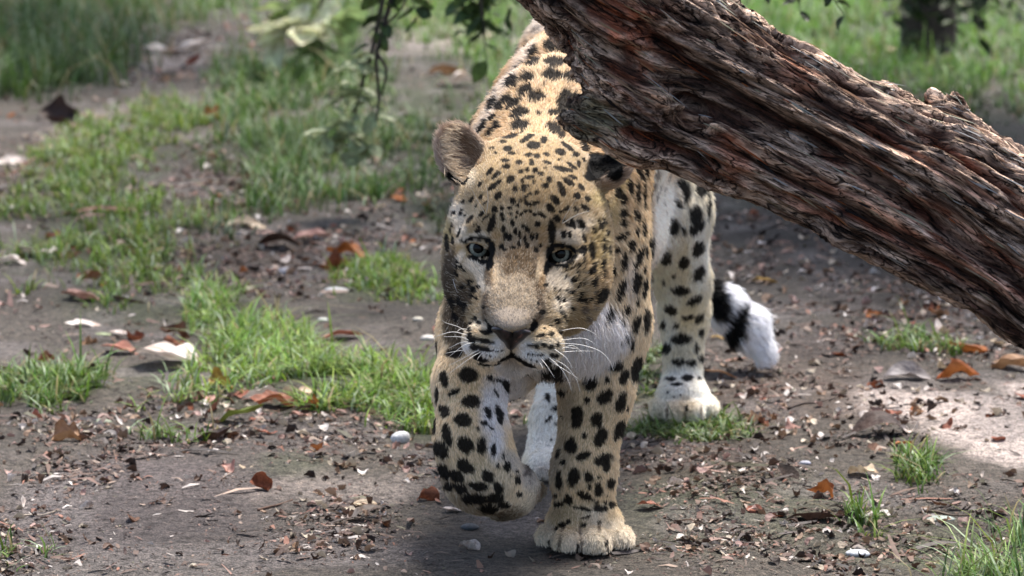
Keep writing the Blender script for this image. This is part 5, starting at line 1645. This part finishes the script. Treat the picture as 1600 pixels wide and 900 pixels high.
# ------------------------------------------------------------------ trees
def crown(parent, c, r3, n, size, tone, seed):  # crowns hang out of view, placed to shade the dark ground
    r = np.random.default_rng(seed)
    cl = r.normal(size=(46, 3)); cl = nrm(cl) * r.uniform(0.25, 1.0, (46, 1)) ** 0.6
    k = r.integers(0, 46, n)
    p = cl[k] + r.normal(0, 0.16, (n, 3))
    p = np.array(c) + p * np.array(r3)
    p[:, 2] = np.maximum(p[:, 2], 1.15 + 0.25 * r.random(n))
    y = nrm(r.normal(size=(n, 3)) + [0, 0, -0.4]); x = nrm(np.cross(y, r.normal(size=(n, 3)))); 
    s = size * r.uniform(0.6, 1.3, (n, 1))
    V = np.stack([p, p + y * s * 0.5 + x * s * 0.3, p + y * s, p + y * s * 0.5 - x * s * 0.3], 1)
    F = np.arange(n * 4).reshape(n, 4)
    t = np.array(tone)[None] * r.uniform(0.6, 1.5, (n, 1))
    mesh_from('crown', V.reshape(-1, 3), F, GREEN, parent, smooth=False, cols=np.repeat(t, 4, 0))['kind'] = 'stuff'
t1 = empty('tree', (0, 0, 0)); tag(t1, 'dark tree trunk with low leaves standing on the lawn at the top right', 'tree')
b0 = P(1450, 84, 12.0); b0[2] = 0
V, F = tube(catmull([b0 + [0, 0, -0.1], b0 + [0, 0, .35], b0 + [-.02, -.1, 1.2], b0 + [-.1, -.6, 2.2], b0 + [-.2, -1.4, 3.0]], 6), np.linspace(0.10, 0.05, 25), 12)
mesh_from('trunk', V, F, BKM, t1)
for q in range(5):
    e = b0 + np.array([pr_.uniform(-1, 1), -pr_.uniform(1, 4.2), pr_.uniform(2.2, 3.2)])
    V, F = tube(catmull([b0 + [-.02, -.1, 1.2 + .2 * q], (b0 + e) / 2 + [0, 0, .9], e], 6), np.linspace(0.04, 0.012, 13), 8)
    mesh_from('limb', V, F, BKM, t1)
crown(t1, b0 + np.array([0.15, -3.1, 2.4]), (1.15, 2.1, 0.8), 12000, 0.10, (0.045, 0.08, 0.022), 5)
for (a, b, nn_) in (((1445, -60), (1395, 30), 10), ((1455, -50), (1500, 30), 9), ((1480, -60), (1560, 20), 10), ((1540, -60), (1600, 30), 10), ((1440, -40), (1440, 50), 7), ((1500, -40), (1530, 60), 8), ((1470, -50), (1490, 70), 7), ((1430, -50), (1415, 60), 8)):
    sprig(t1, [P(*a, 11.6), P((a[0] + b[0]) / 2, (a[1] + b[1]) / 2 - 14, 11.6), P(*b, 11.5)], nn_, 0.075, (0.035, 0.06, 0.018), 0.004)
t2 = empty('tree'); tag(t2, 'unseen tree added to shade the tall grass at the upper left, its trunk beyond the bank', 'tree')
b1 = np.array([-3.4, 12.5, 0.0])
V, F = tube(catmull([b1 + [0, 0, -0.1], b1 + [.1, 0, 1.0], b1 + [1.0, .2, 2.6]], 6), np.linspace(0.14, 0.07, 13), 12)
mesh_from('trunk', V, F, BKM, t2)
crown(t2, b1 + np.array([1.95, 0.5, 2.7]), (1.2, 1.9, 0.8), 8000, 0.11, (0.045, 0.08, 0.022), 6)  # unseen tree, crown placed so its shadow darkens the tall grass
t3 = empty('bush_tree'); tag(t3, 'leafy small tree whose low twigs hang into the top middle of the view', 'tree')
b3 = np.array([-1.9, 9.4, 0.0])
V, F = tube(catmull([b3 + [0, 0, -0.1], b3 + [.2, -.3, .9], b3 + [1.0, -1.2, 1.55], b3 + [1.75, -2.0, 1.42], b3 + [2.0, -2.6, 1.36]], 6), np.linspace(0.07, 0.012, 25), 10)
mesh_from('trunk', V, F, BKM, t3)
crown(t3, b3 + np.array([1.75, -1.2, 1.9]), (0.75, 1.7, 0.45), 1700, 0.07, (0.04, 0.075, 0.02), 8)
